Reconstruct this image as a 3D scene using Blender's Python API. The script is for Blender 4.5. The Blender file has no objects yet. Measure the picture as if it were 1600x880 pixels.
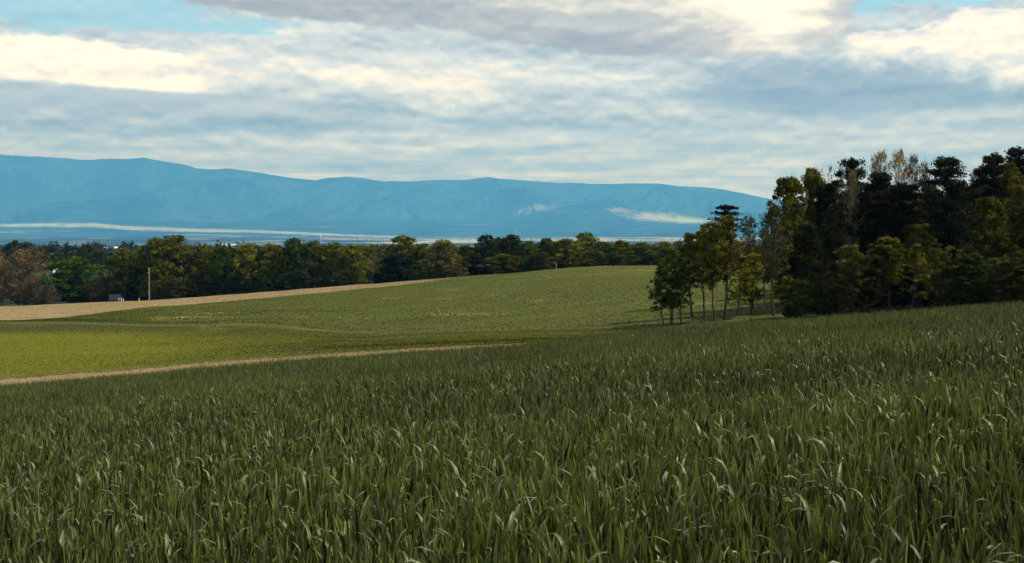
import bpy, math, random
import numpy as np

S = bpy.context.scene
COL = S.collection
F = 1930.0            # focal length in photo pixels (1600 px wide)
HZ = 355.0            # photo row of the horizon
EYE = 1.40            # eye height above the soil

# ------------------------------------------------------------------ camera, world, sun, exposure
cd = bpy.data.cameras.new('camera')
cd.sensor_width = 36.0
cd.lens = 36.0 * F / 1600.0
cd.clip_start = 0.05
cd.clip_end = 60000
cam = bpy.data.objects.new('camera', cd)
COL.objects.link(cam)
cam.location = (0, 0, 0)
cam.rotation_euler = (math.radians(90) - math.atan((440 - HZ) / F), 0, 0)
S.camera = cam

S.view_settings.view_transform = 'Standard'
S.view_settings.look = 'None'
S.view_settings.exposure = 0.22
S.view_settings.gamma = 1.0
S.cycles.use_denoising = True
S.cycles.max_bounces = 6
S.cycles.diffuse_bounces = 3
S.cycles.glossy_bounces = 2
S.cycles.transmission_bounces = 3
S.cycles.transparent_max_bounces = 4
S.cycles.volume_bounces = 3

SUN_AZ = math.radians(84)      # clockwise from the view direction (+Y) towards +X
SUN_EL = math.radians(48)
sd = bpy.data.lights.new('sun', 'SUN')
sd.energy = 3.6
sd.angle = math.radians(0.6)
sd.color = (1.0, 0.95, 0.86)
sun = bpy.data.objects.new('sun', sd)
COL.objects.link(sun)
sun.rotation_euler = (math.radians(90) - SUN_EL, 0, math.pi - SUN_AZ)


class NT:
    """small helper for writing node graphs"""
    def __init__(self, tree):
        self.t = tree
        self.n = tree.nodes
        self.l = tree.links

    def _in(self, sock, v):
        if v is None:
            return
        if isinstance(v, bpy.types.NodeSocket):
            self.l.new(v, sock)
        else:
            sock.default_value = v

    def node(self, typ, **kw):
        nd = self.n.new(typ)
        for k, v in kw.items():
            setattr(nd, k, v)
        return nd

    def m(self, op, a, b=None, c=None, clamp=False):
        nd = self.n.new('ShaderNodeMath')
        nd.operation = op
        nd.use_clamp = clamp
        self._in(nd.inputs[0], a)
        self._in(nd.inputs[1], b)
        self._in(nd.inputs[2], c)
        return nd.outputs[0]

    def add(self, a, b): return self.m('ADD', a, b)
    def sub(self, a, b): return self.m('SUBTRACT', a, b)
    def mul(self, a, b): return self.m('MULTIPLY', a, b)

    def smooth(self, x, a, b, o0=0.0, o1=1.0):
        nd = self.n.new('ShaderNodeMapRange')
        nd.interpolation_type = 'SMOOTHSTEP'
        self._in(nd.inputs[0], x)
        nd.inputs[1].default_value = a
        nd.inputs[2].default_value = b
        nd.inputs[3].default_value = o0
        nd.inputs[4].default_value = o1
        return nd.outputs[0]

    def mix(self, f, a, b, blend='MIX'):
        nd = self.n.new('ShaderNodeMix')
        nd.data_type = 'RGBA'
        nd.blend_type = blend
        self._in(nd.inputs[0], f)
        self._in(nd.inputs[6], a if isinstance(a, bpy.types.NodeSocket) else (*a, 1))
        self._in(nd.inputs[7], b if isinstance(b, bpy.types.NodeSocket) else (*b, 1))
        return nd.outputs[2]

    def noise(self, vec, scale, detail=4, rough=0.55, dim='3D', dist=0.0):
        nd = self.n.new('ShaderNodeTexNoise')
        nd.noise_dimensions = dim
        self._in(nd.inputs['Vector'], vec)
        nd.inputs['Scale'].default_value = scale
        nd.inputs['Detail'].default_value = detail
        nd.inputs['Roughness'].default_value = rough
        nd.inputs['Distortion'].default_value = dist
        return nd.outputs['Fac']

    def xyz(self, x, y, z):
        nd = self.n.new('ShaderNodeCombineXYZ')
        self._in(nd.inputs[0], x); self._in(nd.inputs[1], y); self._in(nd.inputs[2], z)
        return nd.outputs[0]

    def sep(self, v):
        nd = self.n.new('ShaderNodeSeparateXYZ')
        self._in(nd.inputs[0], v)
        return nd.outputs

    def ramp(self, f, stops):
        nd = self.n.new('ShaderNodeValToRGB')
        cr = nd.color_ramp
        cr.elements[0].position = stops[0][0]; cr.elements[0].color = (*stops[0][1], 1)
        cr.elements[1].position = stops[-1][0]; cr.elements[1].color = (*stops[-1][1], 1)
        for p, c in stops[1:-1]:
            e = cr.elements.new(p); e.color = (*c, 1)
        self._in(nd.inputs[0], f)
        return nd.outputs[0]


def srgb(r, g, b):
    def f(v):
        v = v / 255.0
        return v / 12.92 if v <= 0.04045 else ((v + 0.055) / 1.055) ** 2.4
    return (f(r), f(g), f(b))


# ---- the sky: Nishita blue behind broken stratocumulus, described in azimuth and elevation (degrees)
W = bpy.data.worlds.new('World')
S.world = W
W.use_nodes = True
wt = NT(W.node_tree)
wt.n.clear()
sky = wt.node('ShaderNodeTexSky', sky_type='NISHITA')
sky.sun_disc = False
sky.sun_elevation = SUN_EL
sky.sun_rotation = SUN_AZ
sky.altitude = 200
sky.air_density = 1.0
sky.dust_density = 0.6
sky.ozone_density = 2.0
bg_sky = wt.node('ShaderNodeBackground')
wt.l.new(wt.mix(1.0, sky.outputs[0], (0.70, 1.0, 1.0), 'MULTIPLY'), bg_sky.inputs[0])
bg_sky.inputs[1].default_value = 0.15
tc = wt.node('ShaderNodeTexCoord')
dx, dy, dz = wt.sep(tc.outputs['Generated'])[:]
AZ = wt.m('MULTIPLY', wt.m('ARCTAN2', dx, dy), 57.2958)
EL = wt.m('MULTIPLY', wt.m('ARCSINE', dz), 57.2958)


def az_(px): return math.degrees(math.atan((px - 800) / F))
def el_(py): return math.degrees(math.atan((HZ - py) / F))


zc = wt.m('MAXIMUM', dz, 0.03)
PLX, PLY = wt.m('DIVIDE', dx, zc), wt.m('DIVIDE', dy, zc)
PL = wt.xyz(PLX, PLY, 3.7)                                   # a cloud deck seen in perspective
st1 = wt.noise(PL, 0.27, 5, 0.52)                            # long streaks near the horizon
st2 = wt.noise(wt.xyz(PLX, PLY, 11.3), 0.75, 4, 0.5)
AE = wt.xyz(AZ, wt.mul(EL, 2.1), 0.0)
w1 = wt.noise(AE, 0.30, 8, 0.60)
w2 = wt.noise(wt.xyz(AZ, wt.mul(EL, 2.1), 7.7), 0.30, 8, 0.60)
w3 = wt.noise(wt.xyz(AZ, wt.mul(EL, 1.5), 19.0), 0.85, 9, 0.62)   # fine billows
w4 = wt.noise(wt.xyz(wt.mul(AZ, 0.55), wt.mul(EL, 1.6), 31.0), 1.9, 6, 0.6)
def lit(kx, ky, sc, d, seed, det=7, rg=0.58):
    """difference of a cloud noise between two heights: tops come out lit, undersides shaded"""
    xx = wt.add(wt.mul(AZ, kx), wt.mul(wt.sub(w2, 0.5), 0.8))
    a = wt.noise(wt.xyz(xx, wt.mul(EL, ky), seed), sc, det, rg)
    b = wt.noise(wt.xyz(xx, wt.mul(wt.add(EL, d), ky), seed), sc, det, rg)
    return wt.sub(a, b)


lit1 = lit(0.30, 1.7, 0.60, 0.60, 41.0, 6, 0.52)
lit2 = lit(0.85, 1.7, 1.15, 0.28, 53.0, 7, 0.56)
LIT = wt.add(wt.mul(lit1, 1.9), wt.mul(lit2, 1.3))
WAZ = wt.add(AZ, wt.mul(wt.sub(w1, 0.5), 5.5))
WEL = wt.add(EL, wt.mul(wt.sub(w2, 0.5), 2.1))
WEL2 = wt.add(EL, wt.mul(wt.sub(w3, 0.5), 0.75))


def blob(px, py, rx, ry, x=WAZ, y=WEL):
    u = wt.m('DIVIDE', wt.sub(x, az_(px)), rx / F * 57.3)
    v = wt.m('DIVIDE', wt.sub(y, el_(py)), ry / F * 57.3)
    return wt.m('EXPONENT', wt.mul(wt.m('ADD', wt.mul(u, u), wt.mul(v, v)), -1.0))


def total(items):
    acc = None
    for amp, b in items:
        t = wt.mul(b, amp)
        acc = t if acc is None else wt.add(acc, t)
    return acc


BILL = wt.add(wt.mul(wt.sub(w3, 0.5), 1.0), wt.mul(wt.sub(w4, 0.5), 0.35))      # billowing of cloud edges, degrees


def poly(x, pts):
    """height of a cloud edge (degrees) along the azimuth, straight between the given points"""
    nd = wt.node('ShaderNodeFloatCurve')
    cu = nd.mapping.curves[0]
    x0, x1 = az_(pts[0][0]), az_(pts[-1][0])
    for k, (px, py) in enumerate(pts):
        u = (az_(px) - x0) / (x1 - x0); v = (el_(py) + 5) / 25
        if k == 0: cu.points[0].location = (u, v)
        elif k == len(pts) - 1: cu.points[-1].location = (u, v)
        else: cu.points.new(u, v)
    nd.mapping.update()
    mr = wt.node('ShaderNodeMapRange')
    wt._in(mr.inputs[0], x)
    mr.inputs[1].default_value = x0; mr.inputs[2].default_value = x1
    wt.l.new(mr.outputs[0], nd.inputs[1])
    return wt.sub(wt.mul(nd.outputs[0], 25.0), 5.0)


def cloud(top, bot, x0, x1, st=0.5, sb=0.5, sx=3.0, bt=1.0, bb=0.25):
    """mask of one cloud between a top and a bottom edge and two azimuths"""
    e = wt.add(EL, wt.mul(BILL, bt)); e2 = wt.add(EL, wt.mul(BILL, bb))
    a = wt.smooth(wt.sub(poly(AZ, top), e), -st, st)
    b = wt.smooth(wt.sub(e2, poly(AZ, bot)), -sb, sb)
    xw = wt.add(AZ, wt.mul(wt.sub(w2, 0.5), 5.0))
    l = wt.smooth(xw, az_(x0) - sx, az_(x0) + sx); r = wt.smooth(xw, az_(x1) - sx, az_(x1) + sx, 1.0, 0.0)
    return wt.mul(wt.mul(a, b), wt.mul(l, r))


def toward(L, v, m, k=1.0):
    return wt.add(L, wt.mul(wt.mul(m, k), wt.sub(v, L)))


streak = wt.add(wt.mul(wt.sub(st1, 0.5), 1.05), wt.mul(wt.sub(st2, 0.5), 0.35))
lowm = wt.smooth(EL, el_(190), el_(110), 0.85, 0.6)
L = wt.add(0.42, total([
    (-0.09, blob(800, 230, 2000, 60, AZ, EL)), 
    (-0.14, blob(520, 185, 420, 20)), (0.14, blob(900, 120, 300, 30)), (0.22, blob(1260, 256, 80, 16)), (0.12, blob(1050, 262, 180, 16)),
    (0.14, blob(320, 222, 200, 8)), (0.14, blob(700, 225, 300, 9)), (0.12, blob(1350, 212, 260, 10)), (-0.10, blob(610, 265, 90, 14)),
    (-0.10, blob(150, 205, 300, 12)), (0.10, blob(820, 250, 300, 12)), (0.12, blob(330, 112, 200, 34)), (0.12, blob(700, 100, 200, 20))]))
L = wt.add(L, wt.mul(streak, lowm))
bil = wt.add(wt.mul(wt.sub(w3, 0.5), 0.45), wt.mul(LIT, 0.40))
L = wt.add(L, wt.add(wt.mul(bil, 0.5), wt.mul(wt.mul(LIT, wt.smooth(EL, 2.2, 6.0, 0.45, 1.0)), 0.24)))
# grey blue shelf under the bright cloud at the left, and the one at the right
L = toward(L, wt.add(0.30, wt.mul(bil, 0.35)), cloud([(-300, 145), (200, 150), (520, 160), (700, 166)], [(-300, 190), (300, 186), (700, 178)], -300, 560, 0.12, 0.5, 3, 0.10, 0.4), 0.85)
L = toward(L, wt.add(0.10, wt.mul(bil, 0.5)), cloud([(1080, 120), (1250, 112), (1400, 100), (1700, 128), (1900, 128)], [(1080, 165), (1300, 180), (1900, 176)], 1090, 1850, 0.7, 0.35, 1.6, 0.8, 0.3), 0.9)
# long bright bank at the left
L = toward(L, wt.add(0.74, wt.mul(bil, 0.9)), cloud([(200, 90), (500, 88), (760, 100), (860, 112)], [(200, 140), (560, 156), (860, 166)], 250, 800, 0.5, 0.45, 3, 1.0, 0.5), 0.75)
L = toward(L, wt.add(0.98, wt.mul(bil, 0.9)), cloud([(-300, 78), (0, 80), (190, 84), (300, 104), (400, 118)], [(-300, 142), (0, 142), (250, 150), (400, 156)], -400, 330, 0.20, 0.14, 2.0, 1.5, 0.15), 0.95)
L = toward(L, wt.add(0.92, wt.mul(bil, 0.8)), cloud([(560, 132), (700, 128), (820, 140)], [(560, 168), (700, 170), (820, 172)], 640, 765, 0.45, 0.5, 1.4, 1.8, 1.2), 0.75)
# cumulus at the right
L = toward(L, wt.add(0.92, wt.mul(bil, 1.0)), cloud([(1280, 80), (1340, 64), (1450, 60), (1500, 40), (1600, 44), (1900, 40)], [(1280, 100), (1420, 112), (1600, 150), (1900, 150)], 1330, 2000, 0.13, 0.85, 0.8, 1.3, 1.6), 0.92)
# the near heavy cloud overhead, lit at its right end
OV = cloud([(100, -260), (2000, -260)], [(100, -20), (220, 2), (330, 22), (440, 34), (560, 44), (690, 50), (780, 66), (900, 84), (1060, 92), (1230, 88), (1330, 60), (1400, -60)], 110, 1345, 0.5, 0.13, 0.8, 0.4, 1.0)
ovl = wt.add(wt.add(0.38, total([(0.54, blob(1215, 35, 110, 60)), (0.30, blob(1060, 10, 190, 40)), (0.14, blob(820, 12, 260, 34)), (-0.10, blob(900, 70, 160, 20))])), wt.mul(bil, 0.7))
L = toward(L, ovl, OV, 1.0)
cool = wt.ramp(L, [(0.0, srgb(124, 140, 156)), (0.28, srgb(156, 170, 182)), (0.48, srgb(184, 194, 200)),
                   (0.66, srgb(206, 214, 216)), (0.84, srgb(238, 233, 221)), (1.0, srgb(255, 248, 232))])
warm = wt.ramp(L, [(0.0, srgb(138, 140, 146)), (0.35, srgb(158, 160, 162)), (0.60, srgb(186, 187, 184)),
                   (0.82, srgb(228, 225, 211)), (1.0, srgb(255, 248, 230))])
# heavy cloud is warm grey beneath; unseen upper sky warmed to tint ambient light
warmth = wt.m('MAXIMUM', wt.mul(OV, 0.9), wt.smooth(EL, 11.5, 20.0, 0.0, 0.9))
ccol = wt.mix(warmth, cool, warm)
lowsky = wt.smooth(EL, 1.0, 24.0, 1.0, 0.0)           # low clouds blued to offset the haze, unseen overhead sky warmed for ambient light
ccol = wt.mix(1.0, ccol, wt.mix(lowsky, (1.0, 0.95, 0.88), (1.04, 1.12, 1.21)), 'MULTIPLY')
# clear gaps
gaps = total([(1.7, blob(50, 14, 250, 46)), (1.0, blob(350, 50, 130, 13)), (0.5, blob(370, 80, 60, 9)), (0.55, blob(660, 76, 60, 6)),
              (1.25, blob(1480, 8, 150, 27)), (0.4, blob(1340, 20, 40, 30)), (0.3, blob(640, 66, 130, 6))])
genericgap = wt.mul(wt.smooth(EL, 13.0, 22.0), wt.smooth(w2, 0.50, 0.62))
gm = wt.mul(wt.smooth(wt.add(wt.sub(gaps, 0.50), wt.mul(wt.sub(w3, 0.5), 1.5)), -0.12, 0.42), wt.sub(1.0, OV))
gm = wt.m('MAXIMUM', gm, genericgap)
bg_cl = wt.node('ShaderNodeBackground')
wt.l.new(ccol, bg_cl.inputs[0])
bg_cl.inputs[1].default_value = 1.0
# below the horizon: only dim ground-coloured light
bg_dn = wt.node('ShaderNodeBackground')
bg_dn.inputs[0].default_value = (0.05, 0.055, 0.03, 1)
bg_dn.inputs[1].default_value = 1.0
mx = wt.node('ShaderNodeMixShader')
wt.l.new(wt.mul(gm, 0.74), mx.inputs[0]); wt.l.new(bg_cl.outputs[0], mx.inputs[1]); wt.l.new(bg_sky.outputs[0], mx.inputs[2])
mx2 = wt.node('ShaderNodeMixShader')
wt.l.new(wt.smooth(dz, -0.02, 0.0), mx2.inputs[0]); wt.l.new(bg_dn.outputs[0], mx2.inputs[1]); wt.l.new(mx.outputs[0], mx2.inputs[2])
wo = wt.node('ShaderNodeOutputWorld')
wt.l.new(mx2.outputs[0], wo.inputs[0])
W.cycles.sampling_method = 'MANUAL'
W.cycles.sample_map_resolution = 1024


# ------------------------------------------------------------------ helpers: tagging, meshes, noise
def tag(o, label=None, cat=None, group=None, kind=None):
    if label: o['label'] = label
    if cat: o['category'] = cat
    if group: o['group'] = group
    if kind: o['kind'] = kind
    return o


def empty(name, loc, rz=0.0):
    o = bpy.data.objects.new(name, None)
    o.empty_display_size = 0.5
    COL.objects.link(o)
    o.location = loc
    o.rotation_euler = (0, 0, rz)
    return o


def quads(name, V, Q, mat, smooth=True, attrs=None):
    V = np.asarray(V, np.float32); Q = np.asarray(Q, np.int32)
    me = bpy.data.meshes.new(name)
    me.vertices.add(len(V)); me.vertices.foreach_set('co', V.ravel())
    me.loops.add(Q.size); me.loops.foreach_set('vertex_index', Q.ravel())
    k = Q.shape[1]
    me.polygons.add(len(Q)); me.polygons.foreach_set('loop_start', np.arange(len(Q), dtype=np.int32) * k)
    if smooth is not None:
        me.polygons.foreach_set('use_smooth', np.full(len(Q), bool(smooth)))
    for nm, arr in (attrs or {}).items():
        a = me.attributes.new(nm, 'FLOAT_COLOR', 'POINT')
        c = np.ones((len(V), 4), np.float32); c[:, :arr.shape[1]] = arr
        a.data.foreach_set('color', c.ravel())
    me.update(calc_edges=True)
    if mat: me.materials.append(mat)
    return me


def link(name, me, parent=None, loc=(0, 0, 0)):
    o = bpy.data.objects.new(name, me)
    COL.objects.link(o)
    o.location = loc
    if parent: o.parent = parent
    return o


def _hash(ix, iy, seed):
    h = (ix.astype(np.int64) * 374761393 + iy.astype(np.int64) * 668265263 + seed * 974634777) & 0xFFFFFFFF
    h = ((h ^ (h >> 13)) * 1274126177) & 0xFFFFFFFF
    return ((h ^ (h >> 16)) & 0xFFFF) / 65535.0


def vnoise(x, y, seed=0):
    ix, iy = np.floor(x), np.floor(y)
    fx, fy = x - ix, y - iy
    fx = fx * fx * (3 - 2 * fx); fy = fy * fy * (3 - 2 * fy)
    a = _hash(ix, iy, seed); b = _hash(ix + 1, iy, seed); c = _hash(ix, iy + 1, seed); d = _hash(ix + 1, iy + 1, seed)
    return (a * (1 - fx) + b * fx) * (1 - fy) + (c * (1 - fx) + d * fx) * fy


def fbm(x, y, o=4, seed=0, gain=0.5):
    s, a, t = 0, 1.0, 0
    for k in range(o):
        s = s + a * vnoise(x * 2 ** k, y * 2 ** k, seed + k * 17); t += a; a *= gain
    return s / t


# ------------------------------------------------------------------ materials
def pbsdf(name):
    m = bpy.data.materials.new(name)
    m.use_nodes = True
    t = NT(m.node_tree)
    b = [n for n in m.node_tree.nodes if n.type == 'BSDF_PRINCIPLED'][0]
    return m, t, b


def bump(t, b, h, strength, dist):
    nd = t.node('ShaderNodeBump')
    nd.inputs['Strength'].default_value = strength
    nd.inputs['Distance'].default_value = dist
    t.l.new(h, nd.inputs['Height'])
    t.l.new(nd.outputs[0], b.inputs['Normal'])


def plain(name, col, rough=0.7, var=0.2, scale=3.0):
    m, t, b = pbsdf(name)
    tcn = t.node('ShaderNodeTexCoord')
    n = t.noise(tcn.outputs['Object'], scale, 5, 0.6)
    c = t.mix(n, tuple(v * (1 - var) for v in col), tuple(min(1, v * (1 + var)) for v in col))
    t.l.new(c, b.inputs['Base Color'])
    b.inputs['Roughness'].default_value = rough
    b.inputs['Specular IOR Level'].default_value = 0.15
    bump(t, b, n, 0.3, 0.02)
    return m


def leaf_mat(name, trans=0.42, rough=0.5, tint_lo=0.35, tint_hi=1.75):
    """foliage: colour comes from the object's own colour, varied leaf by leaf through the tint attribute"""
    m, t, b = pbsdf(name)
    at = t.node('ShaderNodeAttribute', attribute_name='tint')
    s = t.sep(at.outputs['Color'])
    oi = t.node('ShaderNodeObjectInfo')
    base = oi.outputs['Color']
    v = t.smooth(s[0], 0.0, 1.0, tint_lo, tint_hi)
    c = t.mix(1.0, base, t.xyz(v, v, v), 'MULTIPLY')
    yel = t.mix(1.0, c, (1.28, 1.20, 0.55), 'MULTIPLY')
    c = t.mix(t.mul(s[1], 0.45), c, yel)
    t.l.new(c, b.inputs['Base Color'])
    b.inputs['Roughness'].default_value = 0.8
    b.inputs['Specular IOR Level'].default_value = 0.08
    tr = t.node('ShaderNodeBsdfTranslucent')
    t.l.new(t.mix(1.0, c, (1.25, 1.2, 0.6), 'MULTIPLY'), tr.inputs[0])
    mxs = t.node('ShaderNodeMixShader')
    mxs.inputs[0].default_value = trans
    t.l.new(b.outputs[0], mxs.inputs[1]); t.l.new(tr.outputs[0], mxs.inputs[2])
    out = [n for n in t.n if n.type == 'OUTPUT_MATERIAL'][0]
    t.l.new(mxs.outputs[0], out.inputs[0])
    return m


def bark_mat(name, c0, c1):
    m, t, b = pbsdf(name)
    tcn = t.node('ShaderNodeTexCoord')
    mp = t.node('ShaderNodeMapping'); mp.inputs['Scale'].default_value = (6, 6, 1.2)
    t.l.new(tcn.outputs['Object'], mp.inputs[0])
    n = t.noise(mp.outputs[0], 2.0, 6, 0.65)
    t.l.new(t.mix(t.smooth(n, 0.3, 0.7), c0, c1), b.inputs['Base Color'])
    b.inputs['Roughness'].default_value = 0.9
    bump(t, b, n, 0.8, 0.05)
    return m


M_leaf = leaf_mat('broad_leaf')
M_needle = leaf_mat('pine_needle', trans=0.12, rough=0.55, tint_lo=0.4, tint_hi=1.9)
M_bark = bark_mat('brown_bark', (0.030, 0.022, 0.016), (0.085, 0.066, 0.050))
M_pale_bark = bark_mat('pale_bark', (0.12, 0.10, 0.08), (0.30, 0.26, 0.22))


def coords(t, sx=1, sy=1, sz=1):
    g = t.node('ShaderNodeNewGeometry')
    mp = t.node('ShaderNodeMapping'); mp.inputs['Scale'].default_value = (sx, sy, sz)
    t.l.new(g.outputs['Position'], mp.inputs[0])
    return mp.outputs[0]


def soil_mat():
    m, t, b = pbsdf('field_soil')
    n = t.noise(coords(t), 3.0, 7, 0.65)
    n2 = t.noise(coords(t), 0.25, 4, 0.6)
    c = t.mix(n, (0.016, 0.013, 0.008), (0.050, 0.040, 0.024))
    c = t.mix(t.smooth(n2, 0.35, 0.7), c, (0.022, 0.032, 0.010))
    t.l.new(c, b.inputs['Base Color']); b.inputs['Roughness'].default_value = 0.95
    bump(t, b, n, 1.0, 0.06)
    return m


def stubble_mat(name, lo, hi, far=False):
    m, t, b = pbsdf(name)
    k = 0.35 if far else 1.0
    p = coords(t)
    n = t.noise(p, 5.0 * k, 6, 0.75)
    n1 = t.noise(coords(t, 1, 0.25, 1), 1.3 * k, 5, 0.7)
    n2 = t.noise(p, 0.12, 4, 0.6)
    c = t.mix(t.smooth(n, 0.41, 0.58), lo, hi)
    at = t.node('ShaderNodeAttribute', attribute_name='tint')
    sa = t.sep(at.outputs['Color'])
    fl = t.smooth(t.noise(coords(t, 1, .5, 1), 16.0 * k, 5, 0.8), 0.50, 0.62)
    c = t.mix(t.mul(fl, 0.7), c, (0.70, 0.60, 0.40))
    c = t.mix(t.mul(t.smooth(n1, 0.52, 0.70), 0.55), c, tuple(v * 0.48 for v in lo))
    c = t.mix(t.mul(t.smooth(n2, 0.45, 0.75), 0.35), c, (lo[0] * .75, lo[1] * .9, lo[2] * .7))
    gn = t.noise(coords(t, .5, 1, 1), 0.55 * (1 if k == 1 else .5), 7, 0.75)
    ge = t.smooth(t.add(sa[0], t.mul(t.sub(gn, 0.5), 2.4)), 0.42, 0.62)
    c = t.mix(ge, c, t.mix(n, (0.050, 0.058, 0.010), (0.105, 0.108, 0.020)))
    c = t.mix(sa[1], c, t.mix(n, (0.020, 0.022, 0.008), (0.050, 0.050, 0.014)))
    t.l.new(c, b.inputs['Base Color']); b.inputs['Roughness'].default_value = 0.95
    b.inputs['Specular IOR Level'].default_value = 0.1
    bump(t, b, n, 1.0, 0.10)
    return m


def grass_mat(name, a, bcol, c3, sc=1.0, streak=0.6):
    m, t, b = pbsdf(name)
    at = t.node('ShaderNodeAttribute', attribute_name='tint')
    s = t.sep(at.outputs['Color'])
    p = coords(t)
    fine = t.noise(p, 2.2 * sc, 8, 0.78)
    mid = t.noise(coords(t, 0.45, 1.0, 1), 0.11 * sc, 6, 0.62)
    big = t.noise(coords(t, 1, 1, 1), 0.018, 5, 0.55, dist=0.6)
    rows = t.noise(coords(t, 0.05, 1.2, 1), 0.35 * sc, 4, 0.6)
    c = t.mix(t.smooth(mid, 0.32, 0.68), a, bcol)
    c = t.mix(t.mul(t.smooth(big, 0.42, 0.66), 0.65), c, c3)
    c = t.mix(t.mul(t.smooth(rows, 0.50, 0.72), streak), c, tuple(v * 0.62 for v in a))
    v = t.smooth(fine, 0.36, 0.64, 0.55, 1.45)
    c = t.mix(1.0, c, t.xyz(v, v, v), 'MULTIPLY')
    # attribute: red = pale yellow flowering / thin crop patches, green = worn pale track, blue = yellow green growth, brighter where sunlight is painted in
    spk = t.smooth(t.noise(coords(t, 0.35, 1, 1), 0.9, 6, 0.75), 0.40, 0.62)
    c = t.mix(t.mul(s[0], t.mul(spk, 0.9)), c, (0.40, 0.36, 0.080))
    c = t.mix(t.mul(s[1], 0.8), c, (0.20, 0.185, 0.060))
    c = t.mix(t.mul(s[2], 0.9), c, t.mix(1.0, (0.172, 0.176, 0.005), t.xyz(v, v, v), 'MULTIPLY'))
    t.l.new(c, b.inputs['Base Color']); b.inputs['Roughness'].default_value = 0.9
    b.inputs['Specular IOR Level'].default_value = 0.15
    bump(t, b, t.add(fine, t.mul(rows, 1.5)), 1.0, 0.30)
    return m


def land_mat(name, wood, field):
    """far country: woodland, with cleared fields and sunlit patches painted in by the attribute"""
    m, t, b = pbsdf(name)
    at = t.node('ShaderNodeAttribute', attribute_name='tint')
    s = t.sep(at.outputs['Color'])
    p = coords(t)
    n = t.noise(p, 0.006, 8, 0.8)
    n2 = t.noise(coords(t, 1, 0.6, 1), 0.0009, 6, 0.65)
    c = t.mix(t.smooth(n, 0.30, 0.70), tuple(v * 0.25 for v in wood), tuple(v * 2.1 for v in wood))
    c = t.mix(t.mul(t.smooth(n2, 0.42, 0.62), 0.75), c, tuple(v * 0.45 for v in wood))  # broad dark patches in the colour stand in for cloud shadows
    f = t.mix(t.smooth(n2, 0.35, 0.65), field, (field[0] * 0.9, field[1] * 0.85, field[2] * 1.25))  # field colour, also used for the painted sunlit patches
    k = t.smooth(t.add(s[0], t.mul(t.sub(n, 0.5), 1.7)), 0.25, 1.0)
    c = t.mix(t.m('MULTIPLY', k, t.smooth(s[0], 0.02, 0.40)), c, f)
    t.l.new(c, b.inputs['Base Color']); b.inputs['Roughness'].default_value = 1.0
    b.inputs['Specular IOR Level'].default_value = 0.0
    return m


M_soil = soil_mat()
M_stub = stubble_mat('near_stubble', (0.19, 0.125, 0.055), (0.42, 0.31, 0.15))
M_stub_far = stubble_mat('far_stubble', (0.19, 0.130, 0.048), (0.31, 0.225, 0.095), True)
M_meadow = grass_mat('meadow_grass', (0.046, 0.060, 0.008), (0.080, 0.086, 0.009), (0.066, 0.060, 0.011), 1.0, 0.8)
M_crop = grass_mat('young_crop', (0.074, 0.090, 0.013), (0.102, 0.120, 0.017), (0.098, 0.092, 0.015), 0.8, 0.8)
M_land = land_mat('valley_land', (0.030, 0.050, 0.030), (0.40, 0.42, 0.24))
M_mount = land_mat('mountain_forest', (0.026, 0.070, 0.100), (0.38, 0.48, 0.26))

# ------------------------------------------------------------------ terrain
PXK = [-2200, -800, 0, 200, 400, 600, 800, 1040, 1200, 1400, 1600, 2400, 3800]


def curve(pts):
    xs = [p[0] for p in pts]; ys = [p[1] for p in pts]
    def f(px):
        px = np.asarray(px, float)
        # light smoothing of the polyline
        return sum(np.interp(px + d, xs, ys) * w for d, w in ((-22, .2), (-10, .2), (0, .2), (10, .2), (22, .2)))
    return f


CREST_TOP = curve([(-2200, 640), (-800, 625), (0, 602), (200, 585), (400, 567), (600, 552), (800, 538), (1040, 513), (1200, 501), (1400, 486), (1600, 470), (2400, 430), (3800, 400)])
TAN_FAR = curve([(-2200, 628), (-800, 612), (0, 589), (140, 581), (280, 569.5), (400, 559.5), (560, 550), (700, 542), (860, 535.0), (900, 534), (1040, 516), (1200, 507), (1400, 495), (1600, 480), (2400, 439), (3800, 408)])
SWALE = curve([(-2200, 520), (-800, 508), (0, 503.5), (112, 503), (225, 507), (300, 507), (394, 504.5), (440, 507), (469, 512), (525, 516), (600, 518), (712, 515.5), (825, 512.5), (937, 510.6), (1040, 508.5), (1200, 499), (1260, 500), (1400, 493), (1600, 478), (2400, 437), (3800, 406)])
STUB_LO = curve([(-2200, 520), (-800, 508.5), (0, 502.8), (75, 497.5), (131, 492), (225, 481.6), (280, 478), (300, 476), (392, 468), (467, 460), (560, 452.5), (635, 445), (691, 436.8), (710, 434), (747, 430.3), (800, 426.3), (875, 420.9), (950, 416.3), (1032, 414), (1200, 411), (1600, 409), (2400, 408), (3800, 408)])
CREST2 = curve([(-2200, 496), (-800, 487), (0, 479.7), (75, 476), (150, 472), (232, 469.4), (300, 465), (392, 457), (467, 451.5), (580, 445), (635, 439), (691, 435), (747, 430), (800, 426), (875, 420.6), (950, 416), (1032, 413.7), (1200, 410.7), (1600, 408.7), (2400, 407.7), (3800, 407.7)])
CROP_H = 0.43


def eslope(py): return (HZ - py) / F


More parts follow.
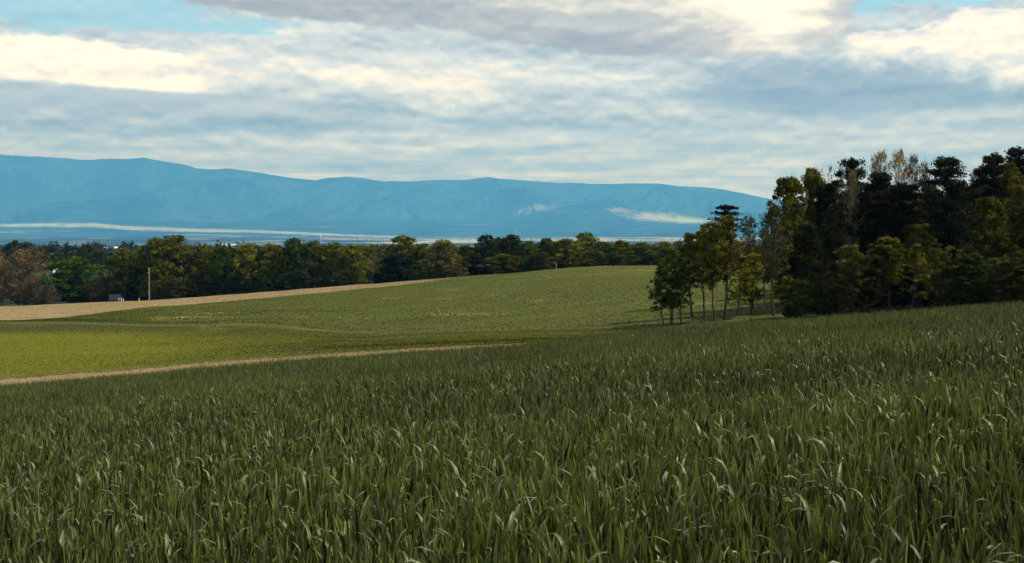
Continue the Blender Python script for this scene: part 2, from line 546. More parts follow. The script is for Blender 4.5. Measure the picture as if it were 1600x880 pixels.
def knots(px):
    """per column: distances and heights of the terrain's knots"""
    px = np.asarray(px, float)
    y1 = np.interp(px, [0, 800, 1600], [44, 40, 36])
    z1 = eslope(CREST_TOP(px)) * y1 - CROP_H
    y3 = np.interp(px, [0, 600, 1040, 1600], [80, 74, 68, 64])
    z3 = eslope(TAN_FAR(px)) * y3
    y4 = np.interp(px, [0, 300, 600, 1040, 1200, 1600], [185, 172, 150, 122, 118, 112])
    z4 = eslope(SWALE(px)) * y4
    y5 = np.interp(px, [0, 110, 300, 580, 710, 1600], [202, 222, 262, 298, 318, 318])
    z5 = eslope(STUB_LO(px)) * y5
    y6 = np.full_like(px, 320.0)
    z6 = eslope(CREST2(px)) * y6
    Y = [np.zeros_like(px), y1, y3, y4, y5, y6,
         np.full_like(px, 345.0), np.full_like(px, 420.0), np.full_like(px, 620.0), np.full_like(px, 4200.0),
         np.full_like(px, 7300.0), np.full_like(px, 11200.0), np.full_like(px, 19600.0)]
    Z = [np.full_like(px, -EYE), z1, z3, z4, z5, z6, z6 - 2.2, z6 * 0.4 - 13.5, np.full_like(px, -22.0), np.full_like(px, -84.0),
         np.full_like(px, -140.0), np.full_like(px, -168.0), np.full_like(px, -168.0)]
    return np.stack(Y, -1), np.stack(Z, -1)


def pchip(Y, Z, y):
    h = np.diff(Y, axis=-1); d = np.diff(Z, axis=-1) / h
    m = np.zeros_like(Z)
    w1 = 2 * h[..., 1:] + h[..., :-1]; w2 = h[..., 1:] + 2 * h[..., :-1]
    d0, d1 = d[..., :-1], d[..., 1:]
    ok = d0 * d1 > 0
    with np.errstate(divide='ignore', invalid='ignore'):
        mm = (w1 + w2) / (w1 / d0 + w2 / d1)
    m[..., 1:-1] = np.where(ok, mm, 0)
    m[..., 0] = d[..., 0]; m[..., -1] = d[..., -1]
    k = np.clip((Y <= y[..., None]).sum(-1) - 1, 0, Y.shape[-1] - 2)[..., None]
    g = lambda A: np.take_along_axis(A, k, -1)[..., 0]
    hk = g(h); t = (y - g(Y)) / hk
    k1 = k + 1
    z1 = np.take_along_axis(Z, k1, -1)[..., 0]; m1 = np.take_along_axis(m, k1, -1)[..., 0]
    t2, t3 = t * t, t * t * t
    return (2 * t3 - 3 * t2 + 1) * g(Z) + (t3 - 2 * t2 + t) * hk * g(m) + (-2 * t3 + 3 * t2) * z1 + (t3 - t2) * hk * m1


def H(x, y):
    x = np.asarray(x, float); y = np.asarray(y, float)
    x, y = np.broadcast_arrays(x, y)
    yy = np.clip(y, 0, 19590)
    a = np.clip(x / np.maximum(yy, 0.5), -1.5, 1.5)
    px = 800 + F * a
    Y, Z = knots(px)
    z = pchip(Y, Z, yy)
    return z


def relief(x, y):
    """fine unevenness of the ground, nothing at the crests' scale"""
    return (fbm(x * 0.05, y * 0.05, 3, 5) - 0.5) * np.clip((y - 40) / 150, 0.04, 1.0) * 0.7


def relief0(x, y):
    return relief(x, y)


APX = np.concatenate([np.linspace(-1700, -120, 24), np.linspace(-60, 1660, 300), np.linspace(1740, 3300, 24)])


def strip(name, fa, fb, rows, mat, attr=None, power=1.0):
    """a sheet of terrain between two distance curves (functions of the column)"""
    px = APX
    ya, yb = fa(px), fb(px)
    t = np.linspace(0, 1, rows) ** power
    Yg = ya[:, None] * (1 - t) + yb[:, None] * t
    A = ((px - 800) / F)[:, None]
    Xg = A * Yg
    Zg = H(Xg, Yg) + relief0(Xg, Yg)
    V = np.stack([Xg, Yg, Zg], -1)
    n, r = len(px), rows
    i = np.arange(n - 1)[:, None] * r + np.arange(r - 1)[None, :]
    Q = np.stack([i, i + r, i + r + 1, i + 1], -1).reshape(-1, 4)
    attrs = None
    if attr is not None:
        PYg = HZ - F * Zg / np.maximum(Yg, 1)
        PXg = np.broadcast_to(px[:, None], Yg.shape)
        attrs = {'tint': attr(PXg, PYg, Xg, Yg).reshape(-1, 3).astype(np.float32)}
    o = link(name, quads(name, V.reshape(-1, 3), Q, mat, True, attrs))
    o['kind'] = 'structure'
    return o


def kcol(i): return lambda px: knots(px)[0][..., i]


def gauss(PX, PY, lst):
    s = np.zeros_like(PX)
    for (x, y, rx, ry, a) in lst:
        s = s + a * np.exp(-((PX - x) / rx) ** 2 - ((PY - y) / ry) ** 2)
    return s


WHEAT_END = lambda px: kcol(1)(px) + 3.0
strip('field_soil', lambda px: np.full_like(px, 0.0) + 0.02, WHEAT_END, 60, M_soil)
def stub_attr(PX, PY, X, Y):
    t_ = np.clip((Y - WHEAT_END(PX)) / (kcol(2)(PX) - WHEAT_END(PX)), 0, 1)
    r = np.clip((t_ - 0.72) / 0.28, 0, 1) ** 1.5 * 0.9 + np.clip(0.06 - t_, 0, 1) * 5
    g = np.clip((PX - 850) / 60, 0, 1)
    return np.clip(np.stack([np.maximum(r, 0.9 * (PX > 840) * (PX < 1150)), g, g * 0], -1), 0, 1)


strip('stubble_strip', WHEAT_END, kcol(2), 60, M_stub, stub_attr)


def meadow_attr(PX, PY, X, Y):
    r = gauss(PX, PY, [(330, 513, 16, 3.0, 0.9), (365, 552, 20, 1.0, .6), (430, 543, 25, 1.2, .4), (8, 587, 25, 1.0, 1.0)])
    sw = SWALE(PX)
    g = 0.8 * np.exp(-((PY - sw - 1.8) / 1.3) ** 2)
    g += 0.5 * np.exp(-((PY - np.interp(PX, [300, 400, 480, 560, 640], [506, 509, 516, 521, 523])) / 1.3) ** 2) * ((PX > 340) & (PX < 620))
    g += 0.35 * np.exp(-((PY - np.interp(PX, [0, 150, 260, 330], [556, 549, 543, 551])) / 1.6) ** 2) * np.clip((330 - PX) / 60, 0, 1)
    g += 0.3 * np.exp(-((PY - np.interp(PX, [560, 700, 950], [530, 524, 520])) / 1.2) ** 2) * ((PX > 540) & (PX < 1000))
    n = fbm(X * 0.03, Y * 0.03, 4, 3)
    b = np.clip((560 - PX) / 420, 0, 1) * np.clip((PY - 515) / 14, 0, 1) * np.clip(0.35 + 1.3 * n, 0, 1)  # sunlit left of the meadow painted brighter than the cloud-shaded right
    b = b + 0.30 * np.clip((PY - sw) / 8, 0, 1) * n * 1.4
    g = g * np.clip((1150 - PX) / 150, 0.15, 1); b = b * np.clip((1100 - PX) / 200, 0, 1)
    return np.clip(np.stack([r, g, b], -1), 0, 1)


def crop_attr(PX, PY, X, Y):
    r = gauss(PX, PY, [(700, 491.5, 22, 3.0, 1.0), (745, 491, 38, 2.0, .9), (255, 498, 18, 2.0, .8), (310, 496, 40, 2.0, .7), (325, 490.5, 30, 1.6, .5),
                       (612, 466, 12, 1.2, .9), (705, 452.6, 14, 1.2, .8), (695, 467.5, 16, 1.2, .8), (773, 461, 9, 1.0, .8), (843, 470, 11, 1.3, .7),
                       (856, 434, 7, .9, .7), (1000, 473, 16, 1.6, .7), (465, 495, 14, 1.6, .5), (560, 497, 22, 1.4, .6),
                       (1100, 474, 30, 2.0, .5), (930, 429, 20, .8, .5), (1010, 422.5, 50, 1.0, .8)])
    sw = SWALE(PX)
    g = 0.0 * PY
    g += 0.30 * np.clip((PY - 428 - 14 * fbm(X * .02, Y * .02, 3, 9)) / -14, 0, 1) * (PX > 720)
    b = 0.12 * fbm(X * 0.02, Y * 0.02, 3, 8)
    return np.clip(np.stack([r, g, b], -1), 0, 1)


strip('meadow', kcol(2), kcol(3), 110, M_meadow, meadow_attr)
strip('crop_field', kcol(3), kcol(4), 150, M_crop, crop_attr)
def stub_far_attr(PX, PY, X, Y):
    y5, y6 = kcol(4)(PX), kcol(5)(PX)
    t_ = np.clip((Y - y5) / np.maximum(y6 - y5, .1), 0, 1)
    r = np.clip(0.16 - t_, 0, 1) * 3.2 + np.clip(t_ - 0.93, 0, 1) * 4
    return np.clip(np.stack([r + (PX > 712), r * 0, r * 0], -1), 0, 1)


strip('far_stubble_strip', kcol(4), kcol(5), 40, M_stub_far, stub_far_attr)


def valley_attr(PX, PY, X, Y):
    n = fbm(X / 600, Y / 1500, 3, 21)
    f = np.clip((n - 0.44) * 4, 0, 1) * 0.9
    f = f * np.clip((Y - 900) / 500, 0, 1)
    f = np.maximum(f, np.clip(gauss(PX, PY, [(118, 421, 50, 5, 0.8)]), 0, 1))
    f = np.where(Y > 7000, np.maximum(f, 0.8 * np.clip(1 - np.abs(PY - np.interp(PX, [0, 200, 400, 500, 620, 760, 1060, 1200], [364, 367, 369, 372, 375, 374, 375, 376])) / 4.5, 0, 1)), f)
    f = f * np.where((PX < 500) & (Y > 7000) & (PY > 370), 0.6, 1)
    return np.stack([f, f * 0, f * 0], -1)


strip('valley_floor', kcol(5), lambda px: np.full_like(px, 19590.0), 150, M_land, valley_attr, 2.0)
# ground behind and beside the viewer
gm_ = quads('field_ground', [(-700, -600, -EYE - .02), (700, -600, -EYE - .02), (700, 0.03, -EYE - .02), (-700, 0.03, -EYE - .02)], [[0, 1, 2, 3]], M_soil)
link('field_ground', gm_)['kind'] = 'structure'

# mountains
RIDGE_L = [(-2600, 300), (-1500, 250), (-700, 262), (-300, 236), (0, 240.5), (37, 244), (67, 245), (101, 246.5), (124, 250), (146, 250), (172, 247.6), (195, 248.7), (225, 246), (240, 248.7),
               (259, 253), (285, 255.5), (311, 263.7), (330, 265), (352, 262.6), (394, 267), (424, 273), (465, 278.7), (495, 281.9), (514, 277.6),
               (544, 275.7), (566, 277.6), (600, 283), (622, 283), (650, 283.8), (690, 280), (727, 281), (761, 275.7), (787, 279.5), (844, 283.6), (874, 286),
               (896, 285), (930, 287.7), (994, 286), (1035, 286.6), (1057, 290), (1121, 293.7), (1155, 300.5), (1189, 307.6), (1230, 316), (1300, 330), (1500, 336),
               (2000, 320), (2800, 300), (4200, 320)]
RIDGE_PTS = tuple(zip(*RIDGE_L))
RIDGE = curve(RIDGE_L)


def build_mountains():
    px = np.concatenate([np.linspace(-2200, -100, 120), np.linspace(-90, 1300, 460), np.linspace(1310, 3600, 130)])
    K = 2.8          # scale of the far country
    rows = np.concatenate([np.linspace(6980, 9400, 46), np.linspace(9440, 12000, 110), np.linspace(12150, 13400, 7)])
    A = ((px - 800) / F)[:, None]
    R = (HZ - (0.3 * RIDGE(px) + 0.7 * np.interp(px, RIDGE_PTS[0], RIDGE_PTS[1])) + (fbm(px / 9, px * 0, 3, 33) - .5) * 1.6)[:, None] / F * 12000
    Yg = np.broadcast_to(rows[None, :], (len(px), len(rows))).copy()
    Xg = A * Yg
    low = np.interp(rows, [6980, 7600, 8500, 9400], [-60, -48, -14, 44])[None, :]
    t = np.clip((rows - 9400) / 2600, 0, 1)[None, :]
    up = 44 + (R - 44) * (0.30 * t + 0.70 * t ** 1.25)
    back = 1 - np.clip((rows - 12000) / 1400, 0, 1)[None, :] ** 1.2
    Zg = np.where(rows[None, :] < 9400, low, up * back + (1 - back) * 60)
    PY0 = HZ - F * Zg / Yg
    # spurs and hollows running down the slope
    wx = Xg + (fbm(Xg / 1500, Yg / 1500, 3, 41) - .5) * 1500 + (12000 - Yg) * 0.35
    rg = 1 - np.abs(2 * fbm(wx / 900, Yg / 4200, 4, 44, 0.5) - 1)
    env = np.clip((Yg - 9300) / 1100, 0, 1) ** 0.8 * np.clip((11900 - Yg) / 900, 0, 1)
    Zg = Zg + (rg - 0.90) * 900 * env * np.clip(R / 500, 0.35, 1.3)
    rg2 = fbm(wx / 260, Yg / 900, 3, 49)
    Zg = Zg + (rg2 - 0.5) * 170 * env
    Zg = np.maximum(Zg, np.where(Yg > 9400, 44 + (Yg - 9400) * 0.015, -1e3))
    # foothill in front of the middle range
    PXg = np.broadcast_to(px[:, None], Yg.shape)
    Zg = Zg + 95 * np.exp(-((PXg - 930) / 85) ** 2 - ((Yg - 9700) / 500) ** 2)
    Zg = np.minimum(Zg, np.maximum(R / 12000 * Yg - 4, -60))          # spurs never overtop the ridge line
    Zg[:, 0] = -62
    top = rows.searchsorted(12000)
    PYg = HZ - F * Zg / Yg
    nz = fbm(Xg / 130, Yg / 230, 5, 61, 0.65)
    f = np.zeros_like(Zg)
    band = np.interp(PXg, [-400, 0, 150, 200, 300, 420, 500, 580, 700], [350, 352.5, 352, 356.5, 359.5, 362.5, 366, 369, 372])
    wd = np.interp(PXg, [0, 150, 400, 600], [3.2, 4.0, 2.8, 2.0])
    f = np.maximum(f, np.clip(1.5 - np.abs(PY0 - band) / wd, 0, 1) * (PXg < 640))
    f = np.maximum(f, 1.1 * gauss(PXg, PY0, [(330, 341.5, 50, 2.4, 1)]))
    f = np.maximum(f, 0.8 * gauss(PXg, PY0, [(500, 354, 50, 1.2, 1), (740, 351, 70, 1.2, .9), (985, 357, 60, 1.0, .8)]))
    f = np.maximum(f, 1.15 * gauss(PXg, PYg, [(1020, 338, 50, 9, 1), (1085, 345, 55, 5, .9), (965, 328, 24, 6, .6)]))  # sunlight on the forested slope, painted as pale patches
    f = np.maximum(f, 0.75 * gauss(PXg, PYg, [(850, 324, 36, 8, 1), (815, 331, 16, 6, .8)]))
    f = np.maximum(f, 0.9 * np.clip(1.4 - np.abs(PY0 - 373) / 3.0, 0, 1) * (PXg > 560))
    nb = fbm(Xg / 330, Yg / 130, 4, 67)
    lowf = np.clip((nb - 0.54) * 7, 0, 1) * np.clip((PY0 - 357) / 3, 0, 1) * np.clip((PY0 - band) / 3, 0, 1)
    f = np.maximum(f, 0.75 * lowf)
    f = np.maximum(f, 0.8 * np.clip(1.2 - np.abs(PY0 - np.interp(PXg, [-400, 0, 90, 200, 400], [366, 366.3, 365, 366, 369])) / 1.6, 0, 1) * np.clip((nb - .42) * 6, 0, 1) * (PXg < 380))
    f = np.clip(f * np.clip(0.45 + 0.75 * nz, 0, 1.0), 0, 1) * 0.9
    V = np.stack([Xg, Yg, Zg], -1).reshape(-1, 3) * K
    r = len(rows)
    i = np.arange(len(px) - 1)[:, None] * r + np.arange(r - 1)[None, :]
    Q = np.stack([i, i + r, i + r + 1, i + 1], -1).reshape(-1, 4)
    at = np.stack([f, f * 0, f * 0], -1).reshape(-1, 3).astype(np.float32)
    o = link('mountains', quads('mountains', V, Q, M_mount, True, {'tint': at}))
    o['kind'] = 'structure'


build_mountains()

# ------------------------------------------------------------------ the wheat (nobody could count it)
def wheat_mat():
    m, t, b = pbsdf('wheat_leaf')
    at = t.node('ShaderNodeAttribute', attribute_name='tint')
    s = t.sep(at.outputs['Color'])
    c = t.mix(s[0], (0.009, 0.018, 0.003), (0.182, 0.224, 0.044))
    c = t.mix(t.mul(s[1], 0.9), c, (0.150, 0.130, 0.045))          # yellowing tips and older leaves
    c = t.mix(t.mul(s[2], 0.8), c, (0.21, 0.23, 0.13))           # waxy bloom, with sky glints painted in as pale colour
    t.l.new(c, b.inputs['Base Color'])
    b.inputs['Roughness'].default_value = 0.45
    b.inputs['Specular IOR Level'].default_value = 0.32
    tr = t.node('ShaderNodeBsdfTranslucent')
    t.l.new(t.mix(1.0, c, (1.2, 1.25, 0.5), 'MULTIPLY'), tr.inputs[0])
    mxs = t.node('ShaderNodeMixShader')
    mxs.inputs[0].default_value = 0.18
    t.l.new(b.outputs[0], mxs.inputs[1]); t.l.new(tr.outputs[0], mxs.inputs[2])
    out = [n for n in t.n if n.type == 'OUTPUT_MATERIAL'][0]
    t.l.new(mxs.outputs[0], out.inputs[0])
    return m


M_wheat = wheat_mat()


def wheat_batch(rng, y0, y1, dens, segs, fold, wscale, lscale=1.0, side=0.0):
    """ribbon leaves; returns verts, quads, tint"""
    k = 0.50
    area = k * (y1 * y1 - y0 * y0) + 2.4 * (y1 - y0)
    N = int(area * dens)
    u = rng.random(N)
    # width(y) = 2*(k*y+1.2)
    A_ = k; B_ = 2.4
    Cc = -(u * area + A_ * y0 * y0 + B_ * y0)
    y = (-B_ + np.sqrt(B_ * B_ - 4 * A_ * Cc)) / (2 * A_)
    x = (rng.random(N) * 2 - 1) * (k * y + 1.2)
    if side:                                         # the crop beside the strip in view
        N = int(2 * side * (y1 - y0) * dens)
        y = y0 + (y1 - y0) * rng.random(N)
        x = (k * y + 1.15 + side * rng.random(N)) * np.where(rng.random(N) < .5, -1, 1)
    # gather most leaves round tillers
    cell = 0.085
    keep = rng.random(N) < 0.6
    x = np.where(keep, (np.round(x / cell) + (_hash(np.round(x / cell), np.round(y / cell), 7) - .5) * .8) * cell + rng.normal(0, .012, N), x)
    y = np.where(keep, (np.round(y / cell) + (_hash(np.round(x / cell), np.round(y / cell), 8) - .5) * .8) * cell + rng.normal(0, .012, N), y)
    px = 800 + F * x / y
    lim = np.interp(px, [0, 800, 1600], [44, 40, 36]) + 2.6 + 0.6 * (fbm(x * .5, y * .5, 2, 3) - .5)
    ok = y < lim
    x, y = x[ok], y[ok]; N = len(x)
    z0 = H(x, y) + relief0(x, y)
    patch = fbm(x * 0.35, y * 0.22, 4, 71)          # taller and shorter ground
    patch2 = fbm(x * 0.9, y * 0.55, 3, 75)
    hgt = (0.92 + 0.34 * (patch - 0.5) + 0.22 * (patch2 - .5))
    typ = rng.random(N)
    arch = typ < 0.036                                # long flag leaves that fold over
    lean = (typ >= 0.036) & (typ < 0.20)
    az = rng.random(N) * 2 * np.pi
    L = rng.uniform(0.09, 0.205, N) * lscale
    L = np.where(arch, rng.uniform(0.13, 0.27, N), L)
    base = rng.uniform(0.10, 0.36, N) * hgt
    base = np.where(arch, rng.uniform(0.24, 0.36, N) * hgt, base)
    L = L * (0.6 + 0.4 * hgt)
    th0 = np.abs(rng.normal(0.06, 0.11, N))          # angle from vertical at the base
    th0 = np.where(lean, rng.uniform(0.15, 0.55, N), th0)
    bend = np.abs(rng.normal(0.0, 0.22, N))
    bend = np.where(lean, rng.uniform(0.2, 0.9, N), bend)
    bend = np.where(arch, rng.uniform(1.3, 2.9, N), bend)
    w = rng.uniform(0.0055, 0.0112, N) * wscale
    w = np.where(arch, w * 1.3, w)
    tw0 = rng.normal(0, 0.9, N); tw1 = tw0 + rng.normal(0, 1.3, N)     # twist along the leaf
    tw0 = np.where(arch, rng.normal(0, .2, N), tw0); tw1 = np.where(arch, tw0 + rng.normal(0, .4, N), tw1)
    ca, sa = np.cos(az), np.sin(az)
    n = segs
    P = np.zeros((N, n + 1, 3)); P[:, 0, 0] = x; P[:, 0, 1] = y; P[:, 0, 2] = z0 + base
    T = np.zeros((N, n + 1, 3))
    pw = np.where(arch, 1.6, 1.3)
    for i in range(n + 1):
        s = i / n
        th = th0 + bend * s ** pw
        T[:, i, 0] = np.sin(th) * ca; T[:, i, 1] = np.sin(th) * sa; T[:, i, 2] = np.cos(th)
        if i:
            P[:, i] = P[:, i - 1] + (T[:, i - 1] + T[:, i]) * 0.5 * (L / n)[:, None]
    side0 = np.stack([-sa, ca, np.zeros(N)], -1)
    out = []
    for i in range(n + 1):
        s = i / n
        B2 = np.cross(T[:, i], side0)
        tw = tw0 + (tw1 - tw0) * s
        sd_ = side0 * np.cos(tw)[:, None] + B2 * np.sin(tw)[:, None]
        nn = np.cross(T[:, i], sd_)
        ww = w * (min(1.0, 0.55 + s * 1.8)) * (1 - max(0, (s - 0.35) / 0.65) ** 1.7 * 0.97)
        a = P[:, i] - sd_ * ww[:, None]; b = P[:, i] + sd_ * ww[:, None]
        if fold:
            a = a + nn * (ww * 0.45)[:, None]; b = b + nn * (ww * 0.45)[:, None]
            out += [a, P[:, i], b]
        else:
            out += [a, b]
    c = 3 if fold else 2
    V = np.stack(out, 1)                                # N, (n+1)*c, 3
    per = (n + 1) * c
    q = []
    for i in range(n):
        for j in range(c - 1):
            a0 = i * c + j
            q.append([a0, a0 + 1, a0 + c + 1, a0 + c])
    q = np.array(q)
    Q = (np.arange(N) * per)[:, None, None] + q[None]
    br = np.clip(0.44 + 0.8 * (patch - .5) + rng.normal(0, .38, N), 0, 1)
    old = np.clip(rng.random(N) * 1.5 - 1.08 + 0.9 * (patch2 - .5), 0, 1)
    wax_glint = np.where(arch, rng.uniform(0.35, 1.0, N), np.clip(rng.random(N) * 1.7 - 1.05, 0, 0.7))
    tint = np.zeros((N, per, 3), np.float32)
    sv = np.repeat(np.linspace(0, 1, n + 1), c)[None, :]
    tint[:, :, 0] = np.clip(br[:, None] * ((0.35 + 0.85 * sv) if n > 1 else (0.75 + 0.65 * sv)), 0, 1)  # shade at the leaf base and highlight at the tip put into the colour
    tint[:, :, 1] = np.clip(old[:, None] + 0.35 * (sv > 0.8) * (old[:, None] > 0.05), 0, 1)
    tint[:, :, 2] = wax_glint[:, None]
    return V.reshape(-1, 3), Q.reshape(-1, 4), tint.reshape(-1, 3)


def build_wheat():
    rng = np.random.default_rng(4)
    Vs, Qs, Ts, off = [], [], [], 0
    for args in ((0.5, 2.2, 420, 2, False, 1.3), (0.5, 8, 420, 2, False, 1.3, 1.0, 5.5), (8, 20, 260, 1, False, 1.7, 1.0, 5.5), (20, 46, 150, 1, False, 2.0, 1.0, 5.5),
                 (2.2, 6.5, 1250, 5, True, 0.93), (6.5, 12, 1130, 4, False, 0.96), (12, 22, 660, 2, False, 1.15), (22, 34, 420, 1, False, 1.5), (34, 48, 400, 1, False, 1.7)):
        V, Q, T = wheat_batch(rng, *args)
        Vs.append(V); Qs.append(Q + off); Ts.append(T); off += len(V)
    V = np.concatenate(Vs); Q = np.concatenate(Qs); T = np.concatenate(Ts)
    print('wheat quads', len(Q))
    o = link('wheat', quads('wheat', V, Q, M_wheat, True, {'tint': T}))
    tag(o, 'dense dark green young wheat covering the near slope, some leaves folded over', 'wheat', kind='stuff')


build_wheat()


# ------------------------------------------------------------------ short growth on the fields beyond
def tuft_mat(name, lo, hi, rough=0.8):
    m, t, b = pbsdf(name)
    at = t.node('ShaderNodeAttribute', attribute_name='tint')
    sx_ = t.sep(at.outputs['Color'])
    c = t.mix(sx_[0], lo, hi)
    c = t.mix(sx_[1], c, (0.42, 0.40, 0.05))
    t.l.new(c, b.inputs['Base Color'])
    b.inputs['Roughness'].default_value = rough
    b.inputs['Specular IOR Level'].default_value = 0.1
    return m


def tufts(name, label, cat, mat, n, ya, yb, hgt, wid, seed, px0=-60, px1=1660, sel=None, tintf=None, flat=False, meanf=None):
    rng = np.random.default_rng(seed)
    px = px0 + (px1 - px0) * rng.random(n)
    t = rng.random(n)
    A, B = ya(px), yb(px)
    y = np.sqrt(A * A + (B * B - A * A) * t)
    x = (px - 800) / F * y
    z = H(x, y) + relief0(x, y)
    PY = HZ - F * z / y
    if sel is not None:
        ok = sel(px, PY, x, y, rng.random(n))
        px, x, y, z, PY = px[ok], x[ok], y[ok], z[ok], PY[ok]
    n = len(px)
    an = rng.random(n) * np.pi
    h = hgt * rng.uniform(0.5, 1.3, n); w = wid * rng.uniform(0.5, 1.4, n)
    ux, uy = np.cos(an) * w, np.sin(an) * w
    if flat:
        lx, ly = rng.normal(0, 1, n) * hgt, rng.normal(0, 1, n) * hgt
        h = h * 0.25
    else:
        lx, ly = rng.normal(0, .35, n) * h, rng.normal(0, .35, n) * h
    V = np.stack([np.stack([x - ux, y - uy, z - .01], -1), np.stack([x + ux, y + uy, z - .01], -1),
                  np.stack([x + ux * .5 + lx, y + uy * .5 + ly, z + h * .9], -1), np.stack([x - ux * .6 + lx, y - uy * .6 + ly, z + h], -1)], 1)
    T = np.zeros((n, 3), np.float32)
    T[:, 0] = np.clip(rng.normal(.5, .26, n) + (meanf(px, PY, x, y) if meanf else 0), 0, 1)
    if tintf is not None: T[:, 1] = tintf(px, PY, rng.random(n))
    T = np.repeat(T[:, None], 4, 1).reshape(-1, 3)
    o = link(name, quads(name, V.reshape(-1, 3), np.arange(n * 4).reshape(-1, 4), mat, False, {'tint': T}))
    tag(o, label, cat, kind='stuff')


def mead_mean(PX, PY, X, Y):
    a = meadow_attr(PX, PY, X, Y)
    sw = SWALE(PX)
    st = fbm(X * 0.012 + 3, Y * 0.10, 4, 31)                      # long drifts along the hollow
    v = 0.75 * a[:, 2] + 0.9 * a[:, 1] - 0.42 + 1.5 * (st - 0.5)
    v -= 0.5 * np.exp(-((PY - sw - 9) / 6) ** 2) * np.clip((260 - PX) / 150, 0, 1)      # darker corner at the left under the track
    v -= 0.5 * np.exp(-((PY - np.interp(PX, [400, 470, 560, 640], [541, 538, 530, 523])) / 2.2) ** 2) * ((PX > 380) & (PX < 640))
    v -= 0.55 * np.clip((PX - 850) / 220, 0, 1)  # right side darkened in the colour, in place of cloud shade
    return v


def crop_mean(PX, PY, X, Y):
    st = fbm(X * 0.015 + 9, Y * 0.06, 4, 37)
    v = 1.1 * (st - 0.5) + 0.22 * np.clip((470 - PY) / 50, -1, 1)
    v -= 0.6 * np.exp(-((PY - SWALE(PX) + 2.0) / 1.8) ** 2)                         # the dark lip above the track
    v += 0.5 * np.exp(-((PY - np.interp(PX, [880, 960, 1040], [431, 427, 422])) / 1.1) ** 2) * (PX > 870)
    return v


M_cropleaf = tuft_mat('crop_leaf', (0.058, 0.074, 0.009), (0.168, 0.186, 0.026))
M_meadleaf = tuft_mat('meadow_leaf', (0.052, 0.064, 0.005), (0.235, 0.244, 0.009))
M_straw = tuft_mat('straw', (0.11, 0.07, 0.03), (0.46, 0.35, 0.17))
M_weed = tuft_mat('weed_flower', (0.22, 0.22, 0.05), (0.42, 0.40, 0.11))
PATCH = [(700, 491.5, 22, 2.6, 1.0), (745, 490.6, 36, 1.2, .7), (690, 489, 12, 3, .5), (255, 498, 16, 1.6, .7), (310, 496.6, 40, 1.0, .6), (325, 490.5, 28, 1.0, .4),
         (612, 466, 11, .9, .8), (705, 452.6, 13, .8, .7), (695, 467.5, 14, .9, .7), (773, 461, 8, .8, .7), (843, 470, 10, 1.1, .6), (700, 472, 6, .8, .4),
         (856, 434, 6, .6, .7), (1000, 473, 14, 1.2, .7), (465, 495, 13, 1.1, .5), (560, 497, 20, 1.0, .4), (330, 513, 14, 2.2, 1.0), (318, 515, 20, 1.0, .4)]
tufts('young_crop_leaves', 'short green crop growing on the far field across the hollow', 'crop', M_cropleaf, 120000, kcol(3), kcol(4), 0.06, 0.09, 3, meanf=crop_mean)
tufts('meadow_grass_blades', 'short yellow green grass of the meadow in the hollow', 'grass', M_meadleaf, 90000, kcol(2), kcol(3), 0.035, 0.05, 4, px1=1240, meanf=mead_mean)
tufts('straw_litter', 'straw stubble lying on the tan strip between wheat and meadow', 'straw', M_straw, 36000, WHEAT_END, kcol(2), 0.07, 0.035, 5, px1=900, flat=True)
tufts('straw_stubble', 'straw stubble on the tan strip below the far tree line', 'straw', M_straw, 26000, kcol(4), kcol(5), 0.12, 0.10, 6, px1=715, flat=True)
tufts('yellow_weeds', 'pale yellow flowering weeds in patches on the far green field', 'weeds', M_weed, 900000, lambda p: kcol(3)(p) * .93, kcol(4), 0.15, 0.14, 7,
      sel=lambda px, PY, x, y, r: r < 0.30 * fbm(x * .25, y * .08, 3, 55) * 1.6 * gauss(px, PY, PATCH))

# ------------------------------------------------------------------ trees
def norm(v):
    return v / np.maximum(np.linalg.norm(v, axis=-1, keepdims=True), 1e-9)


def tubes(paths, radii, sides):
    """paths (N,k,3), radii (N,k) -> verts, quads"""
    P = np.asarray(paths, float); R = np.asarray(radii, float)
    N, k, _ = P.shape
    T = np.gradient(P, axis=1); T = norm(T)
    ref = np.where(np.abs(T[..., 2:3]) > 0.9, np.array([1., 0, 0]), np.array([0, 0, 1.]))
    A = norm(np.cross(T, ref)); B = np.cross(T, A)
    # keep frames from flipping along a path: reuse the first frame
    A = norm(A[:, :1] - (A[:, :1] * T).sum(-1, keepdims=True) * T); B = np.cross(T, A)
    an = np.arange(sides) / sides * 2 * np.pi
    V = P[:, :, None] + R[:, :, None, None] * (A[:, :, None] * np.cos(an)[None, None, :, None] + B[:, :, None] * np.sin(an)[None, None, :, None])
    V = V.reshape(-1, 3)
    i = np.arange(N)[:, None, None] * k * sides + np.arange(k - 1)[None, :, None] * sides
    s = np.arange(sides)[None, None, :]; s1 = (s + 1) % sides
    Q = np.stack(np.broadcast_arrays(i + s, i + s1, i + sides + s1, i + sides + s), -1).reshape(-1, 4)
    return V, Q


def profile(kind, t):
    """crown radius (fraction of its maximum) over crown height t 0..1"""
    if kind == 'pine': return np.clip(0.55 + 1.2 * t, 0, 1) * np.clip(1.25 * (1 - t) ** 0.60 + 0.14, 0, 1)
    if kind == 'umbrella': return np.clip(0.35 + 2.0 * t, 0, 1) * np.sqrt(np.clip(1 - t ** 3, 0, 1)) + 0.06
    if kind in ('upright', 'sparse'): return np.clip(0.40 + 1.3 * t, 0, 1) * np.sqrt(np.clip(1.04 - t ** 2.4, 0, 1))
    if kind == 'sapling': return np.clip(0.62 + 1.1 * t, 0, 1) * np.clip(1.1 - t ** 1.8, 0.10, 1)
    return np.clip(0.62 + 1.0 * t, 0, 1) * np.sqrt(np.clip(1.03 - t ** 2.6, 0, 1))       # broad


